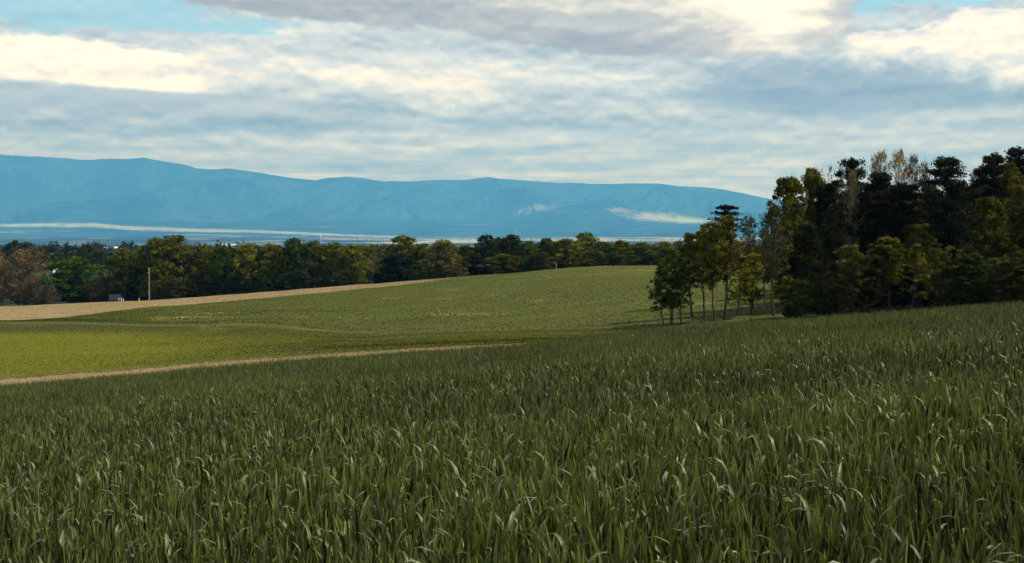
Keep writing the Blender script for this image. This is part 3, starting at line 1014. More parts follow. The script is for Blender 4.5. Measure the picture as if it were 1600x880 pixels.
def make_tree(kind, seed, Hh, R, hb, ncl, nlf, lsz, clr, flat, bark=None, leaf=None, r0=None, twigs=0, droop=0.0, up=0.45, stems=1, side_trunk=8):
    rng = np.random.default_rng(seed)
    r0 = r0 or Hh * 0.014
    # stems
    kk = 12
    tz = np.linspace(0, 1, kk)
    SP, SR = [], []
    for s in range(stems):
        wob = np.cumsum(rng.normal(0, 0.010 * Hh, (kk, 2)), 0); wob -= wob[0]
        lean = rng.normal(0, 0.02 + 0.05 * (stems > 1), 2) * Hh
        off = rng.normal(0, 0.02 * Hh, 2) * (stems > 1)
        top = 0.96 if kind in ('pine', 'umbrella') else 0.88
        p = np.zeros((kk, 3)); p[:, :2] = wob * 0.8 + lean * tz[:, None] + off; p[:, 2] = tz * Hh * top * rng.uniform(0.88 if stems > 1 else 1, 1) - 0.25 * (tz == 0)
        rr = r0 * ((1 - tz) ** 0.8 * 0.92 + 0.08); rr[0] *= 1.6; rr[1] *= 1.1
        SP.append(p); SR.append(rr / (stems ** 0.3))
    V1, Q1 = tubes(SP, SR, side_trunk)
    TV, TQ, off = [V1], [Q1], len(V1)
    # lobes: the crown is built of a few big uneven masses
    ang0 = rng.random() * 6.28
    t = rng.random(ncl) ** (0.85 if kind != 'pine' else 1.0)
    if kind in ('pine', 'umbrella'):
        tiers = 11 if kind == 'pine' else 6
        t = (np.floor(t * tiers) + 0.5 + rng.normal(0, 0.20 if kind == 'pine' else 0.12, ncl)) / tiers
        t = np.clip(t, 0.01, 0.995)
    an = rng.random(ncl) * 2 * np.pi
    rad = profile(kind, t) * R
    lob = 1.05 + 0.42 * np.sin(an * 2 + ang0 + t * 3) * 0.6 + 0.28 * np.sin(an * 3 + 2 * ang0 - t * 7) + 0.22 * (vnoise(an * 1.6 + seed, t * 7.0, seed) - 0.5) * 2
    rad = rad * np.clip(lob, 0.45, 1.45)
    rr = rad * rng.random(ncl) ** (0.42 if kind not in ('pine', 'umbrella') else 0.55)
    zc_ = (hb + (1 - hb) * t) * Hh
    if droop: zc_ = zc_ - droop * rr
    if kind not in ('pine', 'umbrella'): zc_ = zc_ + rng.normal(0, 0.02 * Hh, ncl)
    si = rng.integers(0, stems, ncl)
    trunkx = np.array([[np.interp(z / Hh, SP[s][:, 2] / Hh, SP[s][:, j]) for j in range(2)] for z, s in zip(np.clip(zc_, 0, Hh), si)])
    C = np.stack([trunkx[:, 0] + rr * np.cos(an), trunkx[:, 1] + rr * np.sin(an), zc_], -1)
    C[:, 2] = np.minimum(C[:, 2], Hh * 1.0)
    # limbs: from the stem up to each clump
    rise = 0.10 if kind in ('pine', 'umbrella') else 0.75
    zb = np.clip(C[:, 2] - rise * rr - rng.random(ncl) * 0.05 * Hh, hb * Hh * 0.55, Hh * 0.93)
    bx = np.array([[np.interp(z / Hh, SP[s][:, 2] / Hh, SP[s][:, j]) for j in range(2)] for z, s in zip(zb, si)])
    Bp = np.concatenate([bx, zb[:, None]], 1)
    ks = 5
    u = np.linspace(0, 1, ks)[None, :, None]
    mid = (Bp + C) / 2; mid[:, 2] += (0.12 if kind not in ('pine', 'umbrella') else -0.03) * rr; mid += rng.normal(0, 0.05, mid.shape) * rr[:, None]
    Pth = (1 - u) ** 2 * Bp[:, None] + 2 * u * (1 - u) * mid[:, None] + u ** 2 * C[:, None]
    br = (0.012 + 0.016 * rr + 0.0)[:, None] * (1 - 0.75 * np.linspace(0, 1, ks))[None]
    big = rng.random(ncl) < 0.22
    br = br * np.where(big, 1.9, 0.8)[:, None] * (Hh / 16)
    V2, Q2 = tubes(Pth, br, 4)
    TV.append(V2); TQ.append(Q2 + off); off += len(V2)
    if twigs:
        nt = ncl * twigs
        ci = np.repeat(np.arange(ncl), twigs)
        d = rng.normal(0, 1, (nt, 3)); d[:, 2] = np.abs(d[:, 2]) * 0.9 + 0.25
        outw = C[ci] - Bp[ci]; d = norm(d + norm(outw) * 0.9)
        ln = clr * rng.uniform(0.9, 2.2, nt)
        st = Pth[ci, rng.integers(2, ks, nt)]
        en = st + d * ln[:, None]
        md = (st + en) / 2 + rng.normal(0, 0.10, (nt, 3)) * ln[:, None]
        Pt = np.stack([st, md, en], 1)
        V3, Q3 = tubes(Pt, np.array([[0.020, 0.013, 0.005]]).repeat(nt, 0) * (Hh / 12), 3)
        TV.append(V3); TQ.append(Q3 + off); off += len(V3)
    trunk = quads(kind + '_trunk', np.concatenate(TV), np.concatenate(TQ), bark or M_bark, True)
    # leaves
    cnt = rng.poisson(nlf * np.clip(rng.normal(1, 0.35, ncl), 0.3, 2))
    ci = np.repeat(np.arange(ncl), cnt)
    n = len(ci)
    cs = clr * rng.uniform(0.65, 1.35, ncl)
    g = rng.normal(0, 1, (n, 3)); g = norm(g) * (rng.random((n, 1)) ** 0.45)
    P = C[ci] + g * cs[ci][:, None] * np.array([1, 1, flat])
    # each leaf spray faces outwards and up, jittered
    nr = norm(rng.normal(0, 0.75, (n, 3)) + np.array([0, 0, up]) + g * 0.8)
    a = norm(np.cross(nr, norm(rng.normal(0, 1, (n, 3))))); b = np.cross(nr, a)
    ll = lsz * rng.uniform(0.6, 1.35, n); wl = ll * rng.uniform(0.42, 0.75, n)
    if kind in ('pine', 'umbrella'): wl = wl * 0.6
    V = np.stack([P - a * ll[:, None] * .5, P + b * wl[:, None] * .5 - nr * 0.08 * ll[:, None], P + a * ll[:, None] * .5, P - b * wl[:, None] * .5 - nr * 0.08 * ll[:, None]], 1)
    Q = np.arange(n * 4).reshape(-1, 4)
    tc_ = np.clip(rng.normal(0.46, 0.26, ncl), 0, 1)
    yc = np.clip(rng.random(ncl) * 1.3 - 0.65, 0, 1)
    T = np.stack([np.clip(tc_[ci] + rng.normal(0, .17, n), 0, 1), np.clip(yc[ci] + rng.normal(0, .15, n), 0, 1), np.zeros(n)], -1)
    T = np.repeat(T[:, None], 4, 1).reshape(-1, 3).astype(np.float32)
    crown = quads(kind + '_crown', V.reshape(-1, 3), Q, leaf or (M_needle if kind in ('pine', 'umbrella') else M_leaf), False, {'tint': T})
    return dict(trunk=trunk, crown=crown, H=Hh, R=R)


LIB = {
    'pine': [make_tree('pine', 10 + i, 18, 3.6, 0.16, 380, 50, 0.42, 0.72, 0.62, droop=-0.10, up=0.6) for i in range(3)],
    'umbrella': [make_tree('umbrella', 20, 16, 2.9, 0.66, 200, 46, 0.34, 0.58, 0.45, up=0.9, r0=0.16)],
    'broad': [make_tree('broad', 30 + i, 16, 3.6, 0.10, 300, 50, 0.38, 0.64, 0.75, twigs=1) for i in range(3)],
    'upright': [make_tree('upright', 40 + i, 14, 2.0, 0.36, 180, 30, 0.31, 0.48, 0.8, twigs=1, r0=0.15) for i in range(3)],
    'sparse': [make_tree('sparse', 50 + i, 15, 2.6, 0.34, 150, 15, 0.27, 0.48, 0.8, twigs=4, r0=0.16, bark=M_pale_bark if i == 1 else None) for i in range(2)],
    'pale': [make_tree('sparse', 60 + i, 17, 2.9, 0.30, 170, 18, 0.25, 0.50, 1.0, twigs=4, bark=M_pale_bark) for i in range(2)],
    'sapling': [make_tree('sapling', 70 + i, 7.5, 1.7, 0.24, 120, 22, 0.28, 0.38, 0.55, twigs=1, r0=0.09, stems=1 + (i == 1)) for i in range(3)],
    'bush': [make_tree('broad', 80 + i, 7, 2.4, 0.02, 170, 34, 0.30, 0.44, 0.6, twigs=1, r0=0.08, stems=3) for i in range(2)],
    'bare': [make_tree('sparse', 90 + i, 12, 3.2, 0.16, 150, 7, 0.22, 0.5, 0.8, twigs=9, r0=0.17, bark=M_pale_bark, stems=2) for i in range(2)],
    'far': [make_tree('broad', 100 + i, 13, 4.6, 0.04, 250, 24, 0.56, 0.80, 0.75, r0=0.22, up=0.6, side_trunk=6) for i in range(5)],
    'farsparse': [make_tree('upright', 110 + i, 14, 4.2, 0.34, 110, 16, 0.55, 0.85, 0.75, r0=0.26, twigs=3, bark=M_pale_bark, stems=2, side_trunk=6) for i in range(2)],
    'faruss': [make_tree('broad', 120, 13, 5.0, 0.05, 250, 22, 0.45, 0.9, 0.85, r0=0.22, twigs=6, bark=M_pale_bark, side_trunk=6)],
    'distant': [make_tree('broad', 130 + i, 14, 5.6, 0.05, 80, 16, 1.15, 1.45, 0.75, r0=0.3, side_trunk=5) for i in range(3)],
}
cnt_kind = {}
rs = random.Random(5)


def tree(px, top, wpx, kind, col, D, label, group, name='tree', bare_col=None, base_py=None):
    """a tree whose crown top shows at photo row `top`, standing on the ground at distance D"""
    x = (px - 800) / F * D
    z = float(H(x, D))
    h = (HZ - top) / F * D - z
    lib = LIB[kind]
    i = cnt_kind.get(kind, 0); cnt_kind[kind] = i + 1
    k = lib[i % len(lib)]
    e = empty(name, (x, D, z), rs.uniform(0, 6.28))
    sw = (wpx * (1.35 if kind == 'pine' else 1.08) / F * D) / (2.15 * k['R'])
    sz = h / k['H']
    sw = max(sw, 0.42 * sz)
    e.scale = (sw, sw, sz)
    tag(e, label, 'tree', group)
    t = link('trunk', k['trunk'], e)
    c = link('crown', k['crown'], e)
    f = rs.uniform(0.88, 1.12)
    c.color = (col[0] * f, col[1] * f, col[2] * f, 1)
    return e


OL = (0.082, 0.086, 0.011); OLB = (0.080, 0.080, 0.009); DK = (0.020, 0.026, 0.006); GR = (0.036, 0.060, 0.007); YG = (0.098, 0.106, 0.010)
TAN = (0.110, 0.093, 0.030); RUS = (0.100, 0.070, 0.036); PN = (0.017, 0.016, 0.006); PALE = (0.26, 0.20, 0.09); MG = (0.058, 0.066, 0.009)

G1 = 'trees of the small grove beside the wheat'
grove = [
    (1037, 413, 40, 'sapling', GR, 121.5, 'bright green sapling with low crown at the very left end of the grove'),
    (1051, 389, 50, 'sapling', GR, 122.5, 'taller bright green sapling just right of the leftmost sapling in the grove'),
    (1066, 402, 46, 'sapling', GR, 121.0, 'third bright green sapling from the left end of the grove, thin trunk'),
    (1082, 366, 44, 'upright', MG, 130.0, 'olive green tree behind the bright green saplings at the grove end'),
    (1101, 353, 46, 'upright', OL, 124.0, 'olive tree with one thin trunk left of the paired tall trunks in the grove'),
    (1116, 348, 40, 'upright', OL, 121.0, 'tall narrow olive tree, left one of the paired trunks in the grove'),
    (1132, 339, 44, 'upright', OLB, 122.5, 'tall narrow brownish olive tree, right one of the paired trunks before the flat pine'),
    (1139, 320, 46, 'umbrella', PN, 146.0, 'dark pine with flat tiered top rising above the grove against the mountain'),
    (1152, 402, 44, 'sapling', YG, 126.0, 'small yellow green tree under the flat topped pine'),
    (1173, 399, 46, 'sapling', YG, 127.5, 'small yellow green tree between the flat topped pine and the thin crowned tree'),
    (1177, 338, 46, 'sparse', MG, 136.0, 'thin crowned grey green tree right of the flat topped pine'),
    (1194, 352, 34, 'sparse', TAN, 131.0, 'nearly bare slender tree in the gap between grove and wood'),
    (1210, 318, 62, 'sparse', MG, 123.0, 'tall open crowned tree with dark trunk at the left edge of the wood'),
    (1229, 432, 40, 'sapling', OL, 119.0, 'low yellow green sapling at the foot of the wood edge'),
]
for g in grove: tree(*g[:4], tuple(v * 1.5 for v in g[4]) if g[4] is not PN else PN, *g[5:], G1)

G2 = 'trees of the dark wood on the right'
wood = [
    (1232, 282, 66, 'broad', OL, 131, 'olive leaved tree forming the left shoulder of the dark wood'),
    (1262, 267, 62, 'broad', OLB, 136, 'olive tree with small leaf clumps against the sky, first high crown of the wood'),
    (1258, 352, 60, 'broad', DK, 128, 'dark green tree filling the lower left edge of the wood'),
    (1292, 292, 60, 'broad', DK, 134, 'dark rounded tree in the dip right of the first high crown of the wood'),
    (1306, 262, 30, 'bare', RUS, 150, 'leafless forked treetop poking out of the dip in the wood'),
    (1322, 272, 48, 'sparse', OLB, 139, 'thin leaved tree left of the dark pine with ragged top'),
    (1338, 249, 54, 'pine', PN, 145, 'dark ragged pine left of the pale bare crowns'),
    (1366, 270, 76, 'pine', PN, 140, 'broad dark pine below and in front of the pale bare crowns'),
    (1379, 240, 50, 'pale', PALE, 158, 'pale tan nearly bare crown, left one of the pale crowns above the wood'),
    (1404, 238, 50, 'pale', PALE, 160, 'pale tan nearly bare crown, tallest middle one of the pale crowns above the wood'),
    (1424, 246, 40, 'pale', TAN, 156, 'pale tan nearly bare crown, right one of the pale crowns above the wood'),
    (1408, 288, 74, 'pine', PN, 137, 'dark spreading pine under the rightmost pale crown'),
    (1449, 256, 42, 'sparse', OLB, 150, 'brown olive open crown between the pale crowns and the dense conical pine'),
    (1453, 292, 44, 'broad', OL, 144, 'olive tree in the gap left of the dense conical pine'),
    (1492, 246, 78, 'pine', DK, 134, 'dense conical dark pine, widest evergreen in the wood'),
    (1528, 264, 44, 'pine', PN, 148, 'narrow dark pine just right of the dense conical pine'),
    (1550, 242, 56, 'pine', PN, 144, 'tall dark pine with ragged crown near the right edge'),
    (1584, 232, 50, 'pine', PN, 150, 'highest dark pine close to the right edge of the photo'),
    (1612, 224, 56, 'pine', PN, 147, 'dark pine cut by the right edge of the photo'),
    (1578, 258, 44, 'upright', OLB, 141, 'olive topped tree in front of the highest dark pine'),
    (1590, 292, 66, 'broad', OL, 129, 'yellow olive tree at the right edge in front of the dark pines'),
    (1544, 312, 66, 'broad', MG, 126, 'mid green rounded tree standing low in front of the ragged pine near the right edge'),
    (1625, 300, 66, 'broad', MG, 127, 'olive tree half outside the right edge of the photo'),
    (1656, 262, 70, 'pine', PN, 140, 'dark pine wholly beyond the right edge'),
    (1332, 384, 46, 'upright', TAN, 120, 'slim tree with pale speckled leaves at the front of the wood'),
    (1352, 400, 50, 'bush', OLB, 118, 'low brownish olive tree just right of the pale speckled tree'),
    (1392, 372, 62, 'upright', OL, 119, 'yellow olive understory tree in the middle of the wood front'),
    (1424, 384, 54, 'sapling', OLB, 117, 'brownish yellow understory tree right of the yellow olive one'),
    (1434, 352, 56, 'broad', MG, 128, 'green tree below the gap left of the dense conical pine'),
    (1476, 388, 66, 'bush', MG, 119, 'dark green understory tree below the dense conical pine'),
    (1518, 398, 66, 'broad', GR, 118, 'dark green leafy understory tree left of the low rounded tree'),
    (1564, 404, 66, 'bush', MG, 116, 'dark green shrubby tree below the yellow olive tree at the right edge'),
    (1606, 392, 60, 'bush', MG, 116, 'shrubby tree at the foot of the wood cut by the right edge'),
    (1252, 440, 40, 'bush', GR, 116, 'small green bush tree at the left foot of the wood'),
    (1288, 426, 52, 'bush', DK, 117, 'dark bushy tree second from the left along the foot of the wood'),
    (1318, 448, 34, 'bush', DK, 115, 'small dark bush tree left of the pale speckled tree'),
]
for g in wood: tree(*g[:4], tuple(v * (1.25 if g[4] not in (PN, DK) else 1.0) for v in g[4]), *g[5:], G2)
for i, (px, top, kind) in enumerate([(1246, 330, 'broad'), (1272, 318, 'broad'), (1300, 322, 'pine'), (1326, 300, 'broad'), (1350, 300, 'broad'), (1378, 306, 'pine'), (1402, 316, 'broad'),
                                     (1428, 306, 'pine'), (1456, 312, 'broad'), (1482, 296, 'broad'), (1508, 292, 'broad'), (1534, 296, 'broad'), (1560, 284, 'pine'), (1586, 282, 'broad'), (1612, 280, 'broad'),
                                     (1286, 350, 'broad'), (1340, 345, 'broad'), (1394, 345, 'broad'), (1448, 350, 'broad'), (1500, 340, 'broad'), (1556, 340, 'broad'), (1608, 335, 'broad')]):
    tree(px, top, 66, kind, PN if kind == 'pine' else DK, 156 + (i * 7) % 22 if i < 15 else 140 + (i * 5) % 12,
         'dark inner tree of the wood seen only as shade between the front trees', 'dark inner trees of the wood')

# the shaded floor of the wood
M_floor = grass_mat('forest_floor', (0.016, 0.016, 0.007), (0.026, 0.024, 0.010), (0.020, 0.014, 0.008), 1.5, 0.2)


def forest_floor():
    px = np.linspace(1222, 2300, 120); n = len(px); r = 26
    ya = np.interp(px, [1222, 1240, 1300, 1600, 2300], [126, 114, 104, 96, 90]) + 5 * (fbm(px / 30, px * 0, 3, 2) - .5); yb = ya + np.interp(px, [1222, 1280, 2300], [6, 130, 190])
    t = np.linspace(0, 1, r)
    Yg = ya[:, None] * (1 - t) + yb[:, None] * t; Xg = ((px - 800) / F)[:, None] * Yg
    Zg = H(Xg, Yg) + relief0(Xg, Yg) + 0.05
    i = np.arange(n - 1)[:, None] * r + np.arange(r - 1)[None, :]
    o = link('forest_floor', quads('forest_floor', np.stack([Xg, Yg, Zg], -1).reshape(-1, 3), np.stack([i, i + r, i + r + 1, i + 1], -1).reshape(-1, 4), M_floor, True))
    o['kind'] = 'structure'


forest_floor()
rb = random.Random(9)
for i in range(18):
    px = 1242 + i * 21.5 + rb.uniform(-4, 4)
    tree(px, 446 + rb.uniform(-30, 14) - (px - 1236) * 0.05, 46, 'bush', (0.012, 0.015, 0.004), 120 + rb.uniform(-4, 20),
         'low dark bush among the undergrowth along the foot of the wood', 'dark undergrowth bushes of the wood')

# far tree line beyond the second crest: (px, top row, width px, kind, colour, short name, label)
G3 = 'trees of the far tree line beyond the fields'
front = [
    (-8, 396, 50, 'faruss', RUS, 'the brown tree at the left edge', 'brown half bare tree cut by the left edge of the photo'),
    (38, 390, 74, 'faruss', RUS, 'the big russet tree', 'big russet brown tree with pale trunks near the left edge'),
    (110, 404, 80, 'far', GR, 'the low dark green tree', 'low round dark green tree right of the big russet tree'),
    (152, 436, 40, 'faruss', RUS, 'the reddish thicket', 'small reddish brown half bare tree above the blue grey shed'),
    (188, 391, 58, 'far', MG, 'the green tree over the shed', 'mid green tree right behind the blue grey shed'),
    (214, 396, 46, 'far', MG, 'the tree left of the pole', 'green tree immediately left of the utility pole'),
    (242, 374, 62, 'far', OL, 'the tree behind the pole', 'olive tree directly behind the utility pole with ragged top'),
    (281, 370, 74, 'far', OLB, 'the large olive brown tree', 'large olive brown tree right of the utility pole, tallest on the left'),
    (318, 385, 50, 'far', OLB, 'the brownish shoulder tree', 'brownish olive tree on the right shoulder of the large olive brown tree'),
    (352, 387, 46, 'far', GR, 'the small dark green crown', 'dark green tree below the hazy gap left of centre'),
    (384, 383, 54, 'far', OL, 'the yellowish olive tree', 'yellowish olive tree right of the dark green one under the hazy gap'),
    (420, 383, 52, 'far', OLB, 'the tan olive tree', 'tan olive tree left of the pair of dark green crowns'),
    (454, 375, 56, 'far', GR, 'the left dark green crown', 'left one of two high dark green crowns under the pale water tower'),
    (490, 379, 52, 'far', MG, 'the right dark green crown', 'right one of two high dark green crowns under the pale water tower'),
    (522, 381, 48, 'far', OLB, 'the olive tree right of the tower', 'brownish olive tree just right of the pale water tower'),
    (550, 384, 48, 'far', YG, 'the yellow olive tree', 'yellow olive tree left of the forked pale trunk'),
    (584, 382, 46, 'farsparse', OLB, 'the forked tree', 'open tree with pale forked trunk and thin brown top'),
    (630, 370, 62, 'far', OL, 'the tall olive tree', 'tall olive tree right of the forked pale trunk'),
    (664, 382, 46, 'far', MG, 'the tree right of the tall olive', 'green tree right of the tall olive tree, level topped'),
    (696, 377, 56, 'far', TAN, 'the tan tree', 'tan leaved round tree where the far stubble strip ends'),
    (730, 385, 44, 'far', GR, 'the dark low tree', 'dark green lower tree right of the tan leaved tree'),
    (757, 369, 46, 'far', DK, 'the dark high crown', 'high blackish green crown left of the bright yellow green tree'),
    (798, 368, 40, 'far', DK, 'the pointed dark crown', 'pointed dark crown behind the bright yellow green tree'),
    (828, 378, 46, 'far', GR, 'the green crown near the mast', 'green crown right of the thin mast'),
    (856, 374, 42, 'far', GR, 'the dark crown before the post', 'dark green crown above the short white post'),
    (888, 375, 48, 'far', OL, 'the olive tree at the post', 'olive tree just right of the short white post'),
    (912, 365, 52, 'far', OLB, 'the high tan olive tree', 'high tan olive tree, highest crown right of centre'),
    (944, 379, 46, 'far', GR, 'the green tree', 'green tree right of the high tan olive tree'),
    (974, 377, 50, 'far', MG, 'the wide olive green tree', 'wide olive green tree on the crest left of the grove'),
    (1004, 380, 46, 'far', MG, 'the tree left of the grove', 'mid green tree with flat top, second from the grove'),
    (1034, 379, 46, 'far', OL, 'the tree touching the grove', 'olive tree of the far line touching the grove on its left'),
    (1062, 377, 46, 'far', MG, 'the tree behind the saplings', 'far tree seen behind the left saplings of the grove'),
    (1092, 378, 46, 'far', OLB, 'the tree behind the paired trunks', 'far tree seen through the trunks of the grove'),
    (1124, 380, 46, 'far', OL, 'the tree behind the pine', 'far tree behind the flat topped pine'),
    (1158, 376, 50, 'faruss', TAN, 'the greyish far tree', 'greyish brown far tree showing in the gap between grove and wood'),
    (1192, 380, 46, 'faruss', TAN, 'the second greyish far tree', 'second greyish brown far tree in the gap between grove and wood'),
]
for (px, top, w, k, c, s, lab) in front:
    tree(px, top, w * 1.06, k, (c[0] * 1.75, c[1] * 1.85, c[2] * 1.5), 348 + rs.uniform(-5, 8), lab, G3)
low = [
    (790, 398, 62, 'far', YG, 'bright yellow green round tree low in front of the far line'),
    (843, 395, 50, 'far', MG, 'low greyish green round tree left of the short white post'),
    (262, 432, 44, 'far', OLB, 'low olive brown tree at the foot of the large olive brown tree'),
    (70, 446, 40, 'faruss', RUS, 'low brown brush tree at the foot of the big russet tree'),
    (404, 428, 44, 'far', GR, 'low dark green tree under the tan olive tree'),
    (470, 425, 60, 'far', GR, 'low dark green tree between the two high dark green crowns'),
    (540, 424, 44, 'far', MG, 'low green tree under the yellow olive tree'),
    (655, 415, 44, 'far', GR, 'low dark green tree at the foot of the tall olive tree'),
    (712, 412, 40, 'far', TAN, 'low tan tree in front of the tan leaved round tree'),
    (960, 396, 50, 'far', MG, 'low olive tree in front of the wide olive green tree'),
    (920, 392, 50, 'far', OL, 'low olive tree in front of the high tan olive tree'),
    (1015, 394, 44, 'far', MG, 'low green tree left of the bright green saplings on the crest'),
]
for (px, top, w, k, c, lab) in low:
    tree(px, top, w, k, c, 338, lab, G3)
fs = [f for f in front]
for i in range(len(fs) - 1):
    a, b = fs[i], fs[i + 1]
    if b[0] < 150: continue
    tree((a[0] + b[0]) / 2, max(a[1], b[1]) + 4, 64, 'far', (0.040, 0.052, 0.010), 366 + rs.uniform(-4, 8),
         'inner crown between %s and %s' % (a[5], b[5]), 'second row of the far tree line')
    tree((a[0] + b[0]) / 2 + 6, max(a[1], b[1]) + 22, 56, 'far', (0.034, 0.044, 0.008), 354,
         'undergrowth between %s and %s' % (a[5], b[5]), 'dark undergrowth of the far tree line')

# the blue-green trees further off at the left
G4 = 'more distant trees behind the tree line at the left'
dist = [
    (-12, 380, 40, 700, 'at the left edge'), (18, 377, 38, 720, 'over the gap left of the russet tree'), (46, 380, 34, 690, 'above the top of the russet tree'), (72, 385, 34, 640, 'at the right shoulder of the russet tree'),
    (30, 390, 44, 600, 'low behind the left side of the russet tree'), (60, 394, 40, 610, 'low behind the right side of the russet tree'), (106, 384, 34, 700, 'left one above the pale farm roof'), (130, 383, 30, 690, 'right one above the pale farm roof'),
    (92, 398, 26, 640, 'dark small one right above the pale farm roof'), (118, 396, 34, 650, 'right of the pale farm roof'), (142, 385, 30, 660, 'just left of the green tree over the shed'), (160, 392, 34, 640, 'half hidden by the green tree over the shed'),
    (150, 402, 30, 610, 'above the reddish thicket'), (172, 396, 30, 640, 'rightmost of the bluish ones'),
]
for (px, top, w, D, s) in dist:
    tree(px, top, w * 1.1, 'distant', (0.034, 0.048, 0.014), D, 'hazy blue green distant tree, %s' % s, G4)


# far woods in the valley: read as one mass
def far_woods():
    rng = np.random.default_rng(77)
    ico_v = np.array([(0, 0, 1), (.89, 0, .45), (.28, .85, .45), (-.72, .53, .45), (-.72, -.53, .45), (.28, -.85, .45), (.9, 0, -.3), (.28, .86, -.3), (-.73, .53, -.3), (-.73, -.53, -.3), (.28, -.86, -.3)])
    tri = [(0, 1, 2), (0, 2, 3), (0, 3, 4), (0, 4, 5), (0, 5, 1), (1, 6, 2), (2, 6, 7), (2, 7, 3), (3, 7, 8), (3, 8, 4), (4, 8, 9), (4, 9, 5), (5, 9, 10), (5, 10, 1), (1, 10, 6)]
    tri = np.array(tri)
    VV, QQ, TT, off = [], [], [], 0
    # nearer woods of the valley: every crown a cloud of leafy facets; further ones: low domes
    for near in (True, False):
        N = 1800 if near else 15000
        y = (1150 + rng.random(N) * 2800) if near else (4000 + rng.random(N) * 14000)
        x = (rng.random(N) * 2 - 1) * 0.62 * y
        dn = fbm(x / 300, y / 500, 3, 91)
        ok = (dn > (0.50 if near else 0.52))
        x, y = x[ok], y[ok]; N = len(x)
        z = H(x, y)
        h = rng.uniform(9, 16, N); w = rng.uniform(5, 9, N)
        c0 = rng.random(N)
        if near:
            n = 70
            g = norm(rng.normal(0, 1, (N, n, 3))) * (rng.random((N, n, 1)) ** 0.4); g[..., 2] = np.abs(g[..., 2]) * 1.2 - 0.2
            P = np.stack([x, y, z + h * 0.35], -1)[:, None] + g * np.stack([w, w, h * 0.65], -1)[:, None] * (1 + 0.25 * np.sin(g[..., :1] * 5 + c0[:, None, None] * 9))
            nr = norm(g + rng.normal(0, .5, g.shape)); a = norm(np.cross(nr, norm(rng.normal(0, 1, g.shape)))); b = np.cross(nr, a)
            sz = rng.uniform(1.1, 2.2, (N, n, 1))
            V = np.stack([P - a * sz, P + b * sz * .7, P + a * sz, P - b * sz * .7], 2)
            Q = np.arange(N * n * 4).reshape(-1, 4)
            tint = np.clip(c0[:, None] * .6 + .2 + rng.normal(0, .15, (N, n)), 0, 1)
            T = np.stack([tint, tint * 0.6, tint * 0], -1)[:, :, None].repeat(4, 2).reshape(-1, 3)
            V = V.reshape(-1, 3)
        else:
            V = ico_v[None] * np.stack([w, w, h * 0.55], -1)[:, None] * (1 + rng.normal(0, 0.12, (N, 11, 1)))
            V[:, 0, 2] *= 0.75
            V = (V + np.stack([x, y, z + h * 0.4], -1)[:, None]).reshape(-1, 3)
            q3 = (np.arange(N) * 11)[:, None, None] + tri[None]
            q3 = q3.reshape(-1, 3)
            Q = np.concatenate([q3, q3[:, 2:]], 1)
            T = np.repeat(np.stack([c0, c0 * .5, c0 * 0], -1)[:, None], 11, 1).reshape(-1, 3)
        yield V, Q, T.astype(np.float32)


def build_far_woods():
    (V1, Q1, T1), (V2, Q2, T2) = list(far_woods())
    Q2 = Q2[:, :3] + len(V1)
    Q1 = np.concatenate([Q1[:, [0, 1, 2]], Q1[:, [0, 2, 3]]])
    o = link('distant_woods', quads('distant_woods', np.concatenate([V1, V2]), np.concatenate([Q1, Q2]), M_leaf, False, {'tint': np.concatenate([T1, T2])}))
    o.color = (0.034, 0.044, 0.014, 1)
    tag(o, 'hazy woods spread over the valley beyond the far tree line', 'woodland', kind='stuff')


build_far_woods()


# ------------------------------------------------------------------ built things
def box_mesh(name, x0, x1, y0, y1, z0, z1, mat):
    V = [(x0, y0, z0), (x1, y0, z0), (x1, y1, z0), (x0, y1, z0), (x0, y0, z1), (x1, y0, z1), (x1, y1, z1), (x0, y1, z1)]
    Q = [(0, 3, 2, 1), (4, 5, 6, 7), (0, 1, 5, 4), (1, 2, 6, 5), (2, 3, 7, 6), (3, 0, 4, 7)]
    return quads(name, V, Q, mat, False)


def at(px, py, D): return ((px - 800) / F * D, D, (HZ - py) / F * D)


M_white = plain('white_paint', (0.78, 0.78, 0.76), 0.6, 0.08)
M_slate = plain('blue_grey_roof', (0.018, 0.026, 0.04), 0.9)
M_shedwall = plain('blue_grey_boards', (0.10, 0.13, 0.16), 0.7)
M_shedwall2 = plain('grey_post_wood', (0.42, 0.41, 0.38), 0.8)
M_wood = plain('weathered_wood', (0.36, 0.29, 0.20), 0.85, 0.3, 2.0)
M_metal = plain('dull_metal', (0.30, 0.31, 0.32), 0.5)
M_glass = plain('dark_window', (0.03, 0.04, 0.05), 0.2)


